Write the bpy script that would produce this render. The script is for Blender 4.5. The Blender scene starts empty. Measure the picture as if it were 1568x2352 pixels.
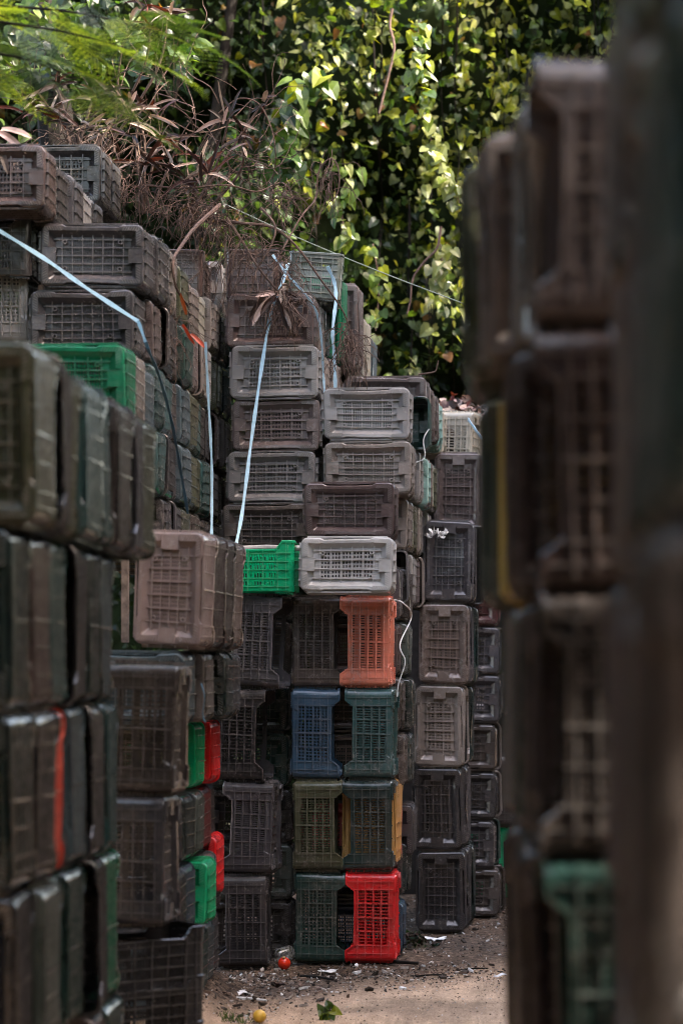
import bpy, math, random
from mathutils import Vector, Matrix, Euler, noise
R = math.radians
random.seed(11)
scn = bpy.context.scene
C = scn.collection

# ------------------------------------------------------------------ camera
F, CX, YH, HC = 5552.6, 1119.6, 1521.5, 1.734      # focal length and vanishing point in photo units (1568 wide)
cam = bpy.data.cameras.new('camera'); co = bpy.data.objects.new('camera', cam); C.objects.link(co)
co.location = (0, 0, HC); co.rotation_euler = (R(90), 0, 0)
cam.sensor_fit = 'VERTICAL'; cam.sensor_width = 24; cam.sensor_height = 36; cam.lens = F/2352*36
cam.shift_x = -(CX-784)/2352; cam.shift_y = (YH-1176)/2352
cam.clip_start = 0.1; cam.clip_end = 900
cam.dof.use_dof = True; cam.dof.focus_distance = 13.9; cam.dof.aperture_fstop = 2.05
scn.camera = co

# ------------------------------------------------------------------ light
S = Vector((0.75, -0.25, 0.8)).normalized()          # direction towards the sun
w = bpy.data.worlds.new('World'); scn.world = w; w.use_nodes = True
nt = w.node_tree; bg = nt.nodes['Background']
sky = nt.nodes.new('ShaderNodeTexSky'); sky.sky_type = 'NISHITA'; sky.sun_disc = False
sky.sun_elevation = math.asin(S.z); sky.sun_rotation = math.atan2(S.x, S.y)
sky.dust_density = 4; sky.ozone_density = 0.3
warm = nt.nodes.new('ShaderNodeMix'); warm.data_type = 'RGBA'; warm.blend_type = 'MULTIPLY'; warm.inputs[0].default_value = 1
nt.links.new(sky.outputs[0], warm.inputs[6]); warm.inputs[7].default_value = (1, .915, .86, 1); nt.links.new(warm.outputs[2], bg.inputs[0]); bg.inputs[1].default_value = 0.15
sl = bpy.data.lights.new('sun', 'SUN'); so = bpy.data.objects.new('sun', sl); C.objects.link(so)
sl.energy = 2.0; sl.angle = R(0.5); sl.color = (1, .93, .82)
so.rotation_euler = S.to_track_quat('Z', 'Y').to_euler()
scn.view_settings.view_transform = 'Standard'; scn.view_settings.look = 'None'
scn.cycles.filter_width = 1.0; scn.cycles.use_adaptive_sampling = False; scn.cycles.max_bounces = 8
scn.view_settings.exposure = 3.9; scn.view_settings.gamma = 1

def P(u, v, d): return Vector(((u-CX)*d/F, d, HC+(YH-v)*d/F))
def XU(u, d): return (u-CX)*d/F

# ------------------------------------------------------------------ helpers
class MB:
    def __init__(s): s.v = []; s.f = []; s.m = []
    def add(s, vs, fs, mi=0):
        o = len(s.v); s.v += [tuple(x) for x in vs]
        for f in fs: s.f.append([o+i for i in f]); s.m.append(mi)
    def box(s, lo, hi, fr=None, mi=0):
        c = [(x, y, z) for z in (lo[2], hi[2]) for y in (lo[1], hi[1]) for x in (lo[0], hi[0])]
        if fr: c = [fr(*p) for p in c]
        s.add(c, [(0, 2, 3, 1), (4, 5, 7, 6), (0, 1, 5, 4), (2, 6, 7, 3), (0, 4, 6, 2), (1, 3, 7, 5)], mi)
    def tube(s, pts, r0, r1=None, n=6, mi=0):
        if r1 is None: r1 = r0
        pts = [Vector(p) for p in pts]; N = len(pts); o = len(s.v)
        up = Vector((.3, .5, .81))
        for i, p in enumerate(pts):
            t = (pts[min(i+1, N-1)]-pts[max(i-1, 0)]).normalized()
            a = t.cross(up)
            if a.length < 1e-4: a = t.cross(Vector((1, 0, 0)))
            a.normalize(); b = t.cross(a); r = r0+(r1-r0)*i/max(1, N-1)
            for k in range(n):
                an = 2*math.pi*k/n; s.v.append(tuple(p+a*math.cos(an)*r+b*math.sin(an)*r))
        for i in range(N-1):
            for k in range(n):
                k2 = (k+1) % n
                s.f.append([o+i*n+k, o+i*n+k2, o+(i+1)*n+k2, o+(i+1)*n+k]); s.m.append(mi)
        s.f.append([o+k for k in range(n)][::-1]); s.m.append(mi)
        s.f.append([o+(N-1)*n+k for k in range(n)]); s.m.append(mi)
    def ribbon(s, pts, w, t=.0012, side=Vector((1, 0, 0)), mi=0):
        o = len(s.v); N = len(pts); pts = [Vector(p) for p in pts]
        for i, p in enumerate(pts):
            tg = (pts[min(i+1, N-1)]-pts[max(i-1, 0)]).normalized()
            sd = (side-tg*side.dot(tg)).normalized(); nn = tg.cross(sd)
            ww = w*(1+.25*math.sin(i*1.7))
            for a, b in ((-1, -1), (1, -1), (1, 1), (-1, 1)): s.v.append(tuple(p+sd*a*ww/2+nn*b*t))
        for i in range(N-1):
            for k in range(4):
                k2 = (k+1) % 4
                s.f.append([o+i*4+k, o+i*4+k2, o+(i+1)*4+k2, o+(i+1)*4+k]); s.m.append(mi)
        s.f.append([o, o+1, o+2, o+3][::-1]); s.f.append([o+(N-1)*4+k for k in range(4)]); s.m += [mi, mi]
    def mesh(s, name, mats, smooth=False):
        me = bpy.data.meshes.new(name); me.from_pydata(s.v, [], s.f)
        for m in (mats if isinstance(mats, (list, tuple)) else [mats]): me.materials.append(m)
        me.polygons.foreach_set('material_index', s.m)
        if smooth: me.polygons.foreach_set('use_smooth', [True]*len(me.polygons))
        me.update(); return me
    def build(s, name, mats, parent=None, smooth=False, loc=(0, 0, 0)):
        o = bpy.data.objects.new(name, s.mesh(name, mats, smooth)); C.objects.link(o); o.location = loc
        if parent: o.parent = parent
        return o

def tag(o, label=None, cat=None, group=None, kind=None):
    if label: o['label'] = label
    if cat: o['category'] = cat
    if group: o['group'] = group
    if kind: o['kind'] = kind
    return o
def thing(name, label, cat, loc=(0, 0, 0), group=None):
    o = bpy.data.objects.new(name, None); C.objects.link(o); o.location = loc; o.empty_display_size = .1
    return tag(o, label, cat, group)
def spline(pts, n=6):
    pts = [Vector(p) for p in pts]; out = []
    for i in range(len(pts)-1):
        p0 = pts[max(i-1, 0)]; p1 = pts[i]; p2 = pts[i+1]; p3 = pts[min(i+2, len(pts)-1)]
        for k in range(n):
            t = k/n
            out.append(.5*((2*p1)+(p2-p0)*t+(2*p0-5*p1+4*p2-p3)*t*t+(3*p1-p0-3*p2+p3)*t**3))
    out.append(pts[-1]); return out
def U(a, b): return random.uniform(a, b)

# ------------------------------------------------------------------ materials
def mat(name):
    m = bpy.data.materials.new(name); m.use_nodes = True
    return m, m.node_tree, m.node_tree.nodes['Principled BSDF']
def N(nt, t, **k):
    n = nt.nodes.new(t)
    for a, b in k.items(): setattr(n, a, b)
    return n
def noise_n(nt, vec, scale, det=4, rough=.55, dist=0):
    n = N(nt, 'ShaderNodeTexNoise'); n.inputs['Scale'].default_value = scale; n.inputs['Detail'].default_value = det
    n.inputs['Roughness'].default_value = rough; n.inputs['Distortion'].default_value = dist
    if vec is not None: nt.links.new(vec, n.inputs['Vector'])
    return n
def ramp(nt, fac, stops):
    n = N(nt, 'ShaderNodeValToRGB'); cr = n.color_ramp
    while len(cr.elements) > 1: cr.elements.remove(cr.elements[-1])
    for i, (p, c) in enumerate(stops):
        e = cr.elements[0] if i == 0 else cr.elements.new(p)
        e.position = p; e.color = (c, c, c, 1) if isinstance(c, (int, float)) else (*c, 1)
    if fac is not None: nt.links.new(fac, n.inputs[0])
    return n
def mixc(nt, fac, a, b, mode='MIX'):
    n = N(nt, 'ShaderNodeMix', data_type='RGBA', blend_type=mode)
    for sock, v in ((n.inputs[0], fac), (n.inputs[6], a), (n.inputs[7], b)):
        if isinstance(v, (int, float)): sock.default_value = v
        elif isinstance(v, tuple): sock.default_value = (*v, 1)
        else: nt.links.new(v, sock)
    return n.outputs[2]
def mth(nt, op, a, b=0):
    n = N(nt, 'ShaderNodeMath', operation=op)
    for i, v in enumerate((a, b)):
        if isinstance(v, (int, float)): n.inputs[i].default_value = v
        else: nt.links.new(v, n.inputs[i])
    return n.outputs[0]

def plastic(name, worn):
    m, nt, b = mat(name); L = nt.links
    oi = N(nt, 'ShaderNodeObjectInfo'); tc = N(nt, 'ShaderNodeTexCoord'); geo = N(nt, 'ShaderNodeNewGeometry')
    n1 = noise_n(nt, geo.outputs['Position'], 5.5, 6, .62, .3)
    n2 = noise_n(nt, geo.outputs['Position'], 38, 5, .65)
    mp = N(nt, 'ShaderNodeMapping'); mp.inputs['Scale'].default_value = (220, 60, 14); L.new(geo.outputs['Position'], mp.inputs[0])
    n3 = noise_n(nt, mp.outputs[0], 1, 3, .6)
    mq = N(nt, 'ShaderNodeMapping'); mq.inputs['Scale'].default_value = (9, 9, 1.6); L.new(geo.outputs['Position'], mq.inputs[0])
    n5 = noise_n(nt, mq.outputs[0], 1, 5, .65, .8); n6 = noise_n(nt, geo.outputs['Position'], 2.7, 4, .6)
    runs = ramp(nt, n5.outputs[0], [(.50, 0.0), (.72, .8)])
    d1 = ramp(nt, mth(nt, 'ADD', n1.outputs[0], mth(nt, 'MULTIPLY', runs.outputs[0], .22)), [(.40, 0.0), (.68, 1.0)])
    d2 = ramp(nt, n2.outputs[0], [(.40, 0.15), (.68, 1.0)])
    al = N(nt, 'ShaderNodeSeparateXYZ'); L.new(oi.outputs['Color'], al.inputs[0])
    dust = mth(nt, 'MULTIPLY', mth(nt, 'MULTIPLY', d1.outputs[0], d2.outputs[0]), oi.outputs['Alpha'])
    sc = ramp(nt, n3.outputs[0], [(.70, 0.0), (.76, 1.0)])
    bl_ = ramp(nt, n6.outputs[0], [(.32, .72), (.68, 1.38)])
    base = mixc(nt, 1.0, oi.outputs['Color'], bl_.outputs[0], 'MULTIPLY')
    if worn < 0: dust = mth(nt, 'MULTIPLY', dust, .06)
    if worn > 0:
        wn = ramp(nt, n2.outputs[0], [(.30, .25), (.62, 1.0)])
        pale = mixc(nt, 1.0, mixc(nt, .22, oi.outputs['Color'], (.34, .31, .29)), (1.45, 1.45, 1.45), 'MULTIPLY')
        base = mixc(nt, mth(nt, 'MULTIPLY', wn.outputs[0], worn), base, pale)
    c = mixc(nt, dust, base, (.21, .165, .14))
    c = mixc(nt, mth(nt, 'MULTIPLY', sc.outputs[0], .22), c, (.42, .39, .36))
    sp = N(nt, 'ShaderNodeTexVoronoi'); sp.inputs['Scale'].default_value = 34; L.new(geo.outputs['Position'], sp.inputs['Vector'])
    spk = ramp(nt, sp.outputs['Distance'], [(.05, 1.0), (.085, 0.0)])
    c = mixc(nt, mth(nt, 'MULTIPLY', spk.outputs[0], mth(nt, 'MULTIPLY', d1.outputs[0], .45)), c, (.5, .46, .42))
    L.new(c, b.inputs['Base Color'])
    r = mth(nt, 'ADD', mth(nt, 'MULTIPLY', dust, .22), mth(nt, 'ADD', mth(nt, 'MULTIPLY', n2.outputs[0], .16), .13))
    L.new(r, b.inputs['Roughness']); b.inputs['IOR'].default_value = 1.5
    bp = N(nt, 'ShaderNodeBump'); bp.inputs['Strength'].default_value = .22; bp.inputs['Distance'].default_value = .012
    n4 = noise_n(nt, geo.outputs['Position'], 16, 3, .5)
    L.new(mth(nt, 'ADD', n4.outputs[0], mth(nt, 'MULTIPLY', n2.outputs[0], .15)), bp.inputs['Height']); L.new(bp.outputs[0], b.inputs['Normal'])
    return m
PLASTIC = [plastic('crate_plastic', 0), plastic('crate_plastic_worn_edges', .42), plastic('crate_plastic_inside', -1)]

def simple(name, col, rough=.6, var=.35, scale=20, metal=0, trans=0, bump=0):
    m, nt, b = mat(name); geo = N(nt, 'ShaderNodeNewGeometry')
    n = noise_n(nt, geo.outputs['Position'], scale, 5, .6)
    lo = tuple(c*(1-var) for c in col); hi = tuple(min(1, c*(1+var)) for c in col)
    rp = ramp(nt, n.outputs[0], [(.3, lo), (.7, hi)])
    nt.links.new(rp.outputs[0], b.inputs['Base Color']); b.inputs['Roughness'].default_value = rough
    if rough > .75: b.inputs['Specular IOR Level'].default_value = .12
    b.inputs['Metallic'].default_value = metal
    if trans: b.inputs['Transmission Weight'].default_value = trans
    if bump:
        bp = N(nt, 'ShaderNodeBump'); bp.inputs['Strength'].default_value = bump; bp.inputs['Distance'].default_value = .01
        nt.links.new(n.outputs[0], bp.inputs['Height']); nt.links.new(bp.outputs[0], b.inputs['Normal'])
    return m
def leafmat(name, col, rough=.38, tl=.4, tint=(1.5, 1.6, .6)):
    m, nt, b = mat(name); geo = N(nt, 'ShaderNodeNewGeometry'); out = nt.nodes['Material Output']
    n = noise_n(nt, geo.outputs['Position'], 7, 4, .6)
    rp = ramp(nt, n.outputs[0], [(.3, tuple(c*.6 for c in col)), (.7, tuple(min(1, c*1.4) for c in col))])
    rv = N(nt, 'ShaderNodeHueSaturation'); nt.links.new(rp.outputs[0], rv.inputs['Color'])
    rnd = mth(nt, 'ADD', mth(nt, 'MULTIPLY', geo.outputs['Random Per Island'], .9), .55); nt.links.new(rnd, rv.inputs['Value'])
    hu = mth(nt, 'ADD', mth(nt, 'MULTIPLY', geo.outputs['Random Per Island'], -.05), .525); nt.links.new(hu, rv.inputs['Hue'])
    nt.links.new(rv.outputs[0], b.inputs['Base Color']); b.inputs['Roughness'].default_value = rough; b.inputs['Specular IOR Level'].default_value = .28 if rough < .6 else .08
    tr = N(nt, 'ShaderNodeBsdfTranslucent')
    tc = mixc(nt, 1.0, rv.outputs[0], tint, 'MULTIPLY'); nt.links.new(tc, tr.inputs[0])
    mx = N(nt, 'ShaderNodeMixShader'); mx.inputs[0].default_value = tl
    nt.links.new(b.outputs[0], mx.inputs[1]); nt.links.new(tr.outputs[0], mx.inputs[2]); nt.links.new(mx.outputs[0], out.inputs[0])
    return m
LEAF = [leafmat('leaf_dark', (.012, .024, .007)), leafmat('leaf_mid', (.040, .068, .011)), leafmat('leaf_yellow_green', (.135, .155, .012)),
        leafmat('leaf_pale', (.125, .14, .05), .3), leafmat('leaf_withered', (.12, .062, .016))]
DRY = [leafmat('dry_leaf_pale', (.34, .25, .21), .45, .15, (1, .8, .6)), leafmat('dry_leaf_brown', (.034, .018, .014), .5, .15, (1, .6, .4)),
       leafmat('dry_leaf_orange', (.07, .024, .013), .45, .25, (1.4, .7, .4))]
BARK = simple('bark', (.011, .009, .007), .9, .5, 14, bump=.6)
TWIG = simple('dry_twig', (.085, .055, .043), .8, .5, 30)
WOOD = simple('weathered_wood', (.20, .15, .12), .85, .4, 30)

# ------------------------------------------------------------------ ground
def ground_h(x, y):
    h = .13*max(0, min(1, (-1.28-x)/.16))*max(0, min(1, (y-9.9)/.4))*max(0, min(1, (13.2-y)/.5))
    k = max(0, 1-abs(y-13)/9)
    h += k*(.014*noise.noise(Vector((x*2.2, y*2.2, 0)))+.008*noise.noise(Vector((x*9, y*9, 3))))
    return h
def ground():
    m, nt, b = mat('dirt'); L = nt.links; geo = N(nt, 'ShaderNodeNewGeometry'); pos = geo.outputs['Position']
    sp = N(nt, 'ShaderNodeSeparateXYZ'); L.new(pos, sp.inputs[0])
    n1 = noise_n(nt, pos, 1.6, 6, .62, .6); n2 = noise_n(nt, pos, 26, 6, .7); n3 = noise_n(nt, pos, 120, 3, .7)
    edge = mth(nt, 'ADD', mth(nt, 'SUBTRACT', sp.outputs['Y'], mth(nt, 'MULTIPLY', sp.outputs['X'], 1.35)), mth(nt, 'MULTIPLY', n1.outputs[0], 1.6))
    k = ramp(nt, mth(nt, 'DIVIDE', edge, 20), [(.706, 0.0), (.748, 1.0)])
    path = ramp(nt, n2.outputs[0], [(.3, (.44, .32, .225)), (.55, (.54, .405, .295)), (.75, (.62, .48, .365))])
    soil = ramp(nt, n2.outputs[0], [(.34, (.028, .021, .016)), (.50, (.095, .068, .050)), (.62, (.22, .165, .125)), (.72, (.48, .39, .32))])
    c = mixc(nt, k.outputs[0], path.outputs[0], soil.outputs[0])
    gr = ramp(nt, n3.outputs[0], [(.36, .5), (.62, 1.15)])
    c = mixc(nt, 1.0, c, gr.outputs[0], 'MULTIPLY')
    mg = N(nt, 'ShaderNodeMapping'); mg.inputs['Rotation'].default_value = (0, 0, -.35); mg.inputs['Scale'].default_value = (9, .7, 1); L.new(pos, mg.inputs[0])
    ng = noise_n(nt, mg.outputs[0], 1, 5, .7, .5); tr = ramp(nt, ng.outputs[0], [(.34, .72), (.60, 1.06)]); c = mixc(nt, 1.0, c, tr.outputs[0], 'MULTIPLY')
    blot = ramp(nt, n1.outputs[0], [(.32, .50), (.58, 1.05)])
    c = mixc(nt, 1.0, c, blot.outputs[0], 'MULTIPLY'); c = mixc(nt, 1.0, c, (1.08, .98, .88), 'MULTIPLY')
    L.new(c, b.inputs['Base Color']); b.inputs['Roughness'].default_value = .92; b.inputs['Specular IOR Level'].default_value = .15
    bp = N(nt, 'ShaderNodeBump'); bp.inputs['Strength'].default_value = .7; bp.inputs['Distance'].default_value = .02
    L.new(mth(nt, 'ADD', n2.outputs[0], mth(nt, 'MULTIPLY', n3.outputs[0], .5)), bp.inputs['Height']); L.new(bp.outputs[0], b.inputs['Normal'])
    xs = [-400, -60, -12]+[-4+.07*i for i in range(115)]+[12, 60, 400]
    ys = [-100, -10, 2, 6]+[9+.07*i for i in range(160)]+[24, 40, 100, 600]
    mb = MB()
    mb.v = [(x, y, ground_h(x, y)) for y in ys for x in xs]; n = len(xs)
    mb.f = [[j*n+i, j*n+i+1, (j+1)*n+i+1, (j+1)*n+i] for j in range(len(ys)-1) for i in range(n-1)]; mb.m = [0]*len(mb.f)
    tag(mb.build('ground', m, smooth=True), kind='structure')
ground()

# ------------------------------------------------------------------ the crate: one moulded bin, five styles of slots
CL, CW, CD = .525, .325, .29
bl, bw, rl, rw = .2525, .1525, .2585, .1585
def hl(z): return bl+(rl-bl)*z/CD
def hw(z): return bw+(rw-bw)*z/CD
def slab(mb, us, fu, vs, fv, fr, t, extra=None):
    ids = {}
    def vid(i, j, s):
        k = (i, j, s)
        if k not in ids: ids[k] = len(mb.v); mb.v.append(tuple(fr(us[i], vs[j], -t*s)))
        return ids[k]
    nu, nv = len(us)-1, len(vs)-1
    solid = lambda i, j: 0 <= i < nu and 0 <= j < nv and not (fu[i] and fv[j])
    for i in range(nu):
        for j in range(nv):
            if not solid(i, j): continue
            mb.f.append([vid(i, j, 0), vid(i+1, j, 0), vid(i+1, j+1, 0), vid(i, j+1, 0)])
            mb.m.append(0); mb.m.append(2)
            mb.f.append([vid(i, j, 1), vid(i, j+1, 1), vid(i+1, j+1, 1), vid(i+1, j, 1)])
            for di, dj, a, b in ((-1, 0, (i, j), (i, j+1)), (1, 0, (i+1, j+1), (i+1, j)), (0, -1, (i+1, j), (i, j)), (0, 1, (i, j+1), (i+1, j+1))):
                if not solid(i+di, j+dj):
                    mb.f.append([vid(*a, 0), vid(*b, 0), vid(*b, 1), vid(*a, 1)]); mb.m.append(2)
def comb(lo, hi, cells, per, frac, rib):
    pos = [lo]; fl = []; cw = (hi-lo)/cells
    for c in range(cells):
        a = lo+c*cw+rib; b = lo+(c+1)*cw-rib; p = (b-a)/per
        for k in range(per):
            s = a+k*p+p*(1-frac)/2
            pos += [s, s+p*frac]; fl += [False, True]
    pos.append(hi); fl.append(False)
    return pos, fl
def rrect(a, b, r, n=5):
    out = []
    for cx, cy, st in ((a-r, b-r, 0), (-a+r, b-r, 90), (-a+r, -b+r, 180), (a-r, -b+r, 270)):
        for k in range(n+1):
            t = R(st+90*k/n); out.append((cx+r*math.cos(t), cy+r*math.sin(t)))
    return out
def scoop(a, b, r, s):
    p = rrect(a, b, r); c = [.150, .128, .04, -.04, -.128, -.150]
    top = [(x, b-(s if abs(x) < .14 else 0)) for x in c]; bot = [(-x, -y) for x, y in top]
    return p[:6]+top+p[6:18]+bot+p[18:]
def make_base(style):
    mb = MB()
    def ring(L):
        o = len(mb.v); n = None
        for a, b, r, z, sc in L:
            p = scoop(a, b, r, sc); n = len(p); mb.v += [(x, y, z) for x, y in p]
        for i in range(len(L)-1):
            for k in range(n):
                k2 = (k+1) % n; mb.f.append([o+i*n+k, o+i*n+k2, o+(i+1)*n+k2, o+(i+1)*n+k][::-1])
        mb.m += [0]*(len(mb.f)-len(mb.m))
    ring([(bl+.002, bw+.002, .034, .045, 0), (bl+.0005, bw+.0005, .034, .010, .010), (bl-.001, bw-.001, .032, .006, .010), (bl-.007, bw-.007, .03, .003, .008),
          (bl-.034, bw-.027, .016, .004, .004), (bl-.037, bw-.030, .014, .008, .003), (.183, .090, .004, .038, 0)])
    fr = lambda u, v, n: Vector((u, v, .038-n))
    if style == 0: us, fu = comb(-.150, .150, 5, 3, .52, .004); vs, fv = comb(-.078, .078, 3, 2, .60, .004)
    elif style == 1: us, fu = comb(-.150, .150, 5, 4, .48, .004); vs, fv = comb(-.080, .080, 4, 2, .66, .003)
    elif style == 2: us, fu = comb(-.150, .150, 5, 3, .70, .004); vs, fv = comb(-.080, .080, 4, 4, .45, .003)
    else: us, fu = comb(-.150, .150, 6, 5, .30, .004); vs, fv = comb(-.080, .080, 4, 2, .7, .003)
    us = [-.184]+us+[.184]; fu = [False]+fu+[False]; vs = [-.091]+vs+[.091]; fv = [False]+fv+[False]
    slab(mb, us, fu, vs, fv, fr, -.004)
    nx = 5 if style < 3 else 6; ny = 3 if style == 0 else 4
    hv = .078 if style == 0 else .080
    for i in range(nx+1):
        x = -.150+.300*i/nx; e = .100 if 0 < i < nx else .104
        mb.box((x-.0024, -e, .021 if 0 < i < nx else .023), (x+.0024, e, .0385), None, 1)
    for j in range(ny+1):
        y = -hv+2*hv*j/ny; mb.box((-.192, y-.0024, .022), (.192, y+.0024, .0383), None, 1)
    for sx in (-1, 1):
        for sy in (-1, 1):
            cx, cy = sx*.135, sy*.067; k = 10; o = len(mb.v)
            for z in (.016, .037):
                for r in (.012, .007):
                    mb.v += [(cx+r*math.cos(2*math.pi*i/k), cy+r*math.sin(2*math.pi*i/k), z) for i in range(k)]
            for i in range(k):
                j = (i+1) % k
                mb.f += [[o+i, o+k+i, o+k+j, o+j], [o+i, o+j, o+2*k+j, o+2*k+i], [o+k+i, o+3*k+i, o+3*k+j, o+k+j]]
            mb.m += [1]*(len(mb.f)-len(mb.m))
            # hatched corner feet
            X0, Y0 = bl-.008, bw-.007
            def pad(x0, x1, y0, y1):
                mb.box((min(sx*x0, sx*x1), min(sy*y0, sy*y1), -.003), (max(sx*x0, sx*x1), max(sy*y0, sy*y1), .006))
            pad(X0-.030, X0-.003, Y0-.100, Y0-.018)
            pad(X0-.098, X0-.0305, Y0-.026, Y0-.003)
            pad(X0-.030, X0-.012, Y0-.0178, Y0-.006)
            for q in range(9):
                y = Y0-.026-q*.0125
                if y-.006 < Y0-.100: break
                def fr2(a, b, c, y=y): return Vector((sx*(X0-.006-a*.021), sy*(y+a*.012*(-1)+.006+b*.0064), c))
                mb.box((0, 0, -.0075), (1, 1, -.0025), fr2, 1)
            for q in range(7):
                x = X0-.006-q*.0125
                def fr3(a, b, c, x=x): return Vector((sx*(x-a*.010-b*.0064), sy*(Y0-.005-a*.019), c))
                mb.box((0, 0, -.0075), (1, 1, -.0025), fr3, 1)
        # bridge across the slope in the middle of each short side
        xa, xb = sorted((sx*.178, sx*(bl-.010)))
        mb.box((xa, -.036, .0005), (xb, .036, .034))
        mb.box((xa, -.0385, -.002), (xb, -.0362, .034), None, 1); mb.box((xa, .0362, -.002), (xb, .0385, .034), None, 1)
    for sy in (-1, 1):
        for x in (-.075, 0, .075):
            mb.box((x-.004, sy*(bw-.019)-.003, -.0005), (x+.004, sy*(bw-.019)+.003, .004))
    return mb.mesh('base', PLASTIC)
DIP = .050
def make_side(style):
    mb = MB()
    def fr(u, v, n): return Vector((u*hl(v)/bl, hw(v)+n, v))
    e = bl-.034; z0 = .012; zt = CD-DIP
    per, frac = ((5, .58), (4, .6), (4, .66), (6, .55))[style]
    us, fu = comb(-.158, .158, 4, per, frac, .004)
    vs, fv = comb(.036, zt-.020, 4, 1 if style != 1 else 2, .84 if style != 1 else .66, .003)
    us = [-e]+us+[e]; fu = [False]+fu+[False]; vs = [z0]+vs+[zt]; fv = [False]+fv+[False]
    slab(mb, us, fu, vs, fv, fr, .003)
    for s in (-1, 1):                                            # raised corner pieces beside the dip
        a = [(s*.154, zt), (s*e, zt), (s*e, CD), (s*.190, CD)]
        fv_ = [fr(u, v, 0) for u, v in a]+[fr(u, v, -.003) for u, v in a]
        q = [[0, 1, 2, 3], [7, 6, 5, 4], [0, 3, 7, 4]]
        mb.add(fv_, q if s > 0 else [f[::-1] for f in q])
        arc = []
        for z in (.010, .1, .2, CD):
            for k in range(6):
                t = R(90-18*k); arc.append((s*(hl(z)-.034+.034*math.cos(t)), hw(z)-.034+.034*math.sin(t), z))
        q = [[r*6+k, r*6+k+1, (r+1)*6+k+1, (r+1)*6+k] for r in range(3) for k in range(5)]
        mb.add(arc, q)
        for u in (.160, .205): mb.box((s*u-.0022, z0, -.001), (s*u+.0022, CD-.012 if u > .18 else CD-.03, .0075), lambda a, b, c: fr(a, b, c), 1)
    for i in range(1, 4):
        u = -.158+.316*i/4; wd = .0034 if i == 2 else .002
        mb.box((u-wd, z0, -.001), (u+wd, zt, .0100 if i == 2 else .0075), lambda a, b, c: fr(a, b, c), 1)
    for j in range(5):
        v = .036+(zt-.056)*j/4
        mb.box((-.222, v-.0021, -.001), (.222, v+.0021, .0100), lambda a, b, c: fr(a, b, c), 1)
    mb.box((-.215, .012, -.001), (.215, .017, .006), lambda a, b, c: fr(a, b, c))
    for s in (-1, 1): mb.box((min(s*.15, s*.232), zt-.022, -.001), (max(s*.15, s*.232), zt-.017, .009), lambda a, b, c: fr(a, b, c), 1)
    return mb.mesh('side_panel', PLASTIC)
def make_end(style):
    mb = MB()
    def fr(u, v, n): return Vector((hl(v)+n, u*hw(v)/bw, v))
    e = bw-.034; z0 = .012
    us, fu = comb(-.092, .092, 3, (4, 3, 4, 5)[style], .5, .005)
    vs, fv = comb(.040, CD-.06, 4, 1, .74, .004)
    us = [-e]+us+[e]; fu = [False]+fu+[False]; vs = [z0]+vs+[CD]; fv = [False]+fv+[False]
    slab(mb, us, fu, vs, fv, fr, .003)
    for i in range(4):
        u = -.092+.184*i/3; mb.box((u-.0026, z0, -.001), (u+.0026, CD-.03, .0130), lambda a, b, c: fr(a, b, c), 1)
    for j in range(5):
        v = .040+(CD-.10)*j/4; mb.box((-.122, v-.0026, -.001), (.122, v+.0026, .0125), lambda a, b, c: fr(a, b, c), 1)
    mb.box((-.122, CD-.034, -.001), (.122, CD-.028, .010), lambda a, b, c: fr(a, b, c), 1)
    return mb.mesh('end_panel', PLASTIC)
def make_rim():
    mb = MB(); path = []
    def dz(x): 
        t = (.190-abs(x))/.036; return -DIP*max(0, min(1, t))
    r = .036
    def corner(cx, cy, st):
        for k in range(6):
            t = R(st+18*k); path.append((cx+r*math.cos(t), cy+r*math.sin(t), 0, math.cos(t), math.sin(t)))
    xs = [.190, .172, .154, .05, -.05, -.154, -.172, -.190]
    corner(rl-r, rw-r, 0)
    for x in xs: path.append((x, rw, dz(x), 0, 1))
    corner(-rl+r, rw-r, 90)
    corner(-rl+r, -rw+r, 180)
    for x in xs[::-1]: path.append((x, -rw, dz(x), 0, -1))
    corner(rl-r, -rw+r, 270)
    n = len(path); prof = [(-.004, .001), (.006, .0025), (.0095, 0), (.0095, -.011), (.006, -.012), (.006, -.004), (-.004, -.005)]
    o = len(mb.v); q = len(prof)
    for x, y, z, nx, ny in path:
        for a, b in prof: mb.v.append((x+nx*(a-.003), y+ny*(a-.003), CD+z+b))
    for i in range(n):
        j = (i+1) % n
        for k in range(q):
            k2 = (k+1) % q; mb.f.append([o+i*q+k, o+j*q+k, o+j*q+k2, o+i*q+k2]); mb.m.append(1 if k == 1 else 0)
    return mb.mesh('rim', PLASTIC)
def warp(me, k):
    for v in me.vertices: v.co += noise.noise_vector(v.co*4.5+Vector((k*9, 0, 0)))*.0075
    return me
BASES = [warp(make_base(k), k) for k in range(4)]; SIDES = [warp(make_side(k), k) for k in range(4)]
ENDS = [warp(make_end(k), k) for k in range(4)]; RIMS = [warp(make_rim(), k) for k in range(4)]

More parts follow.
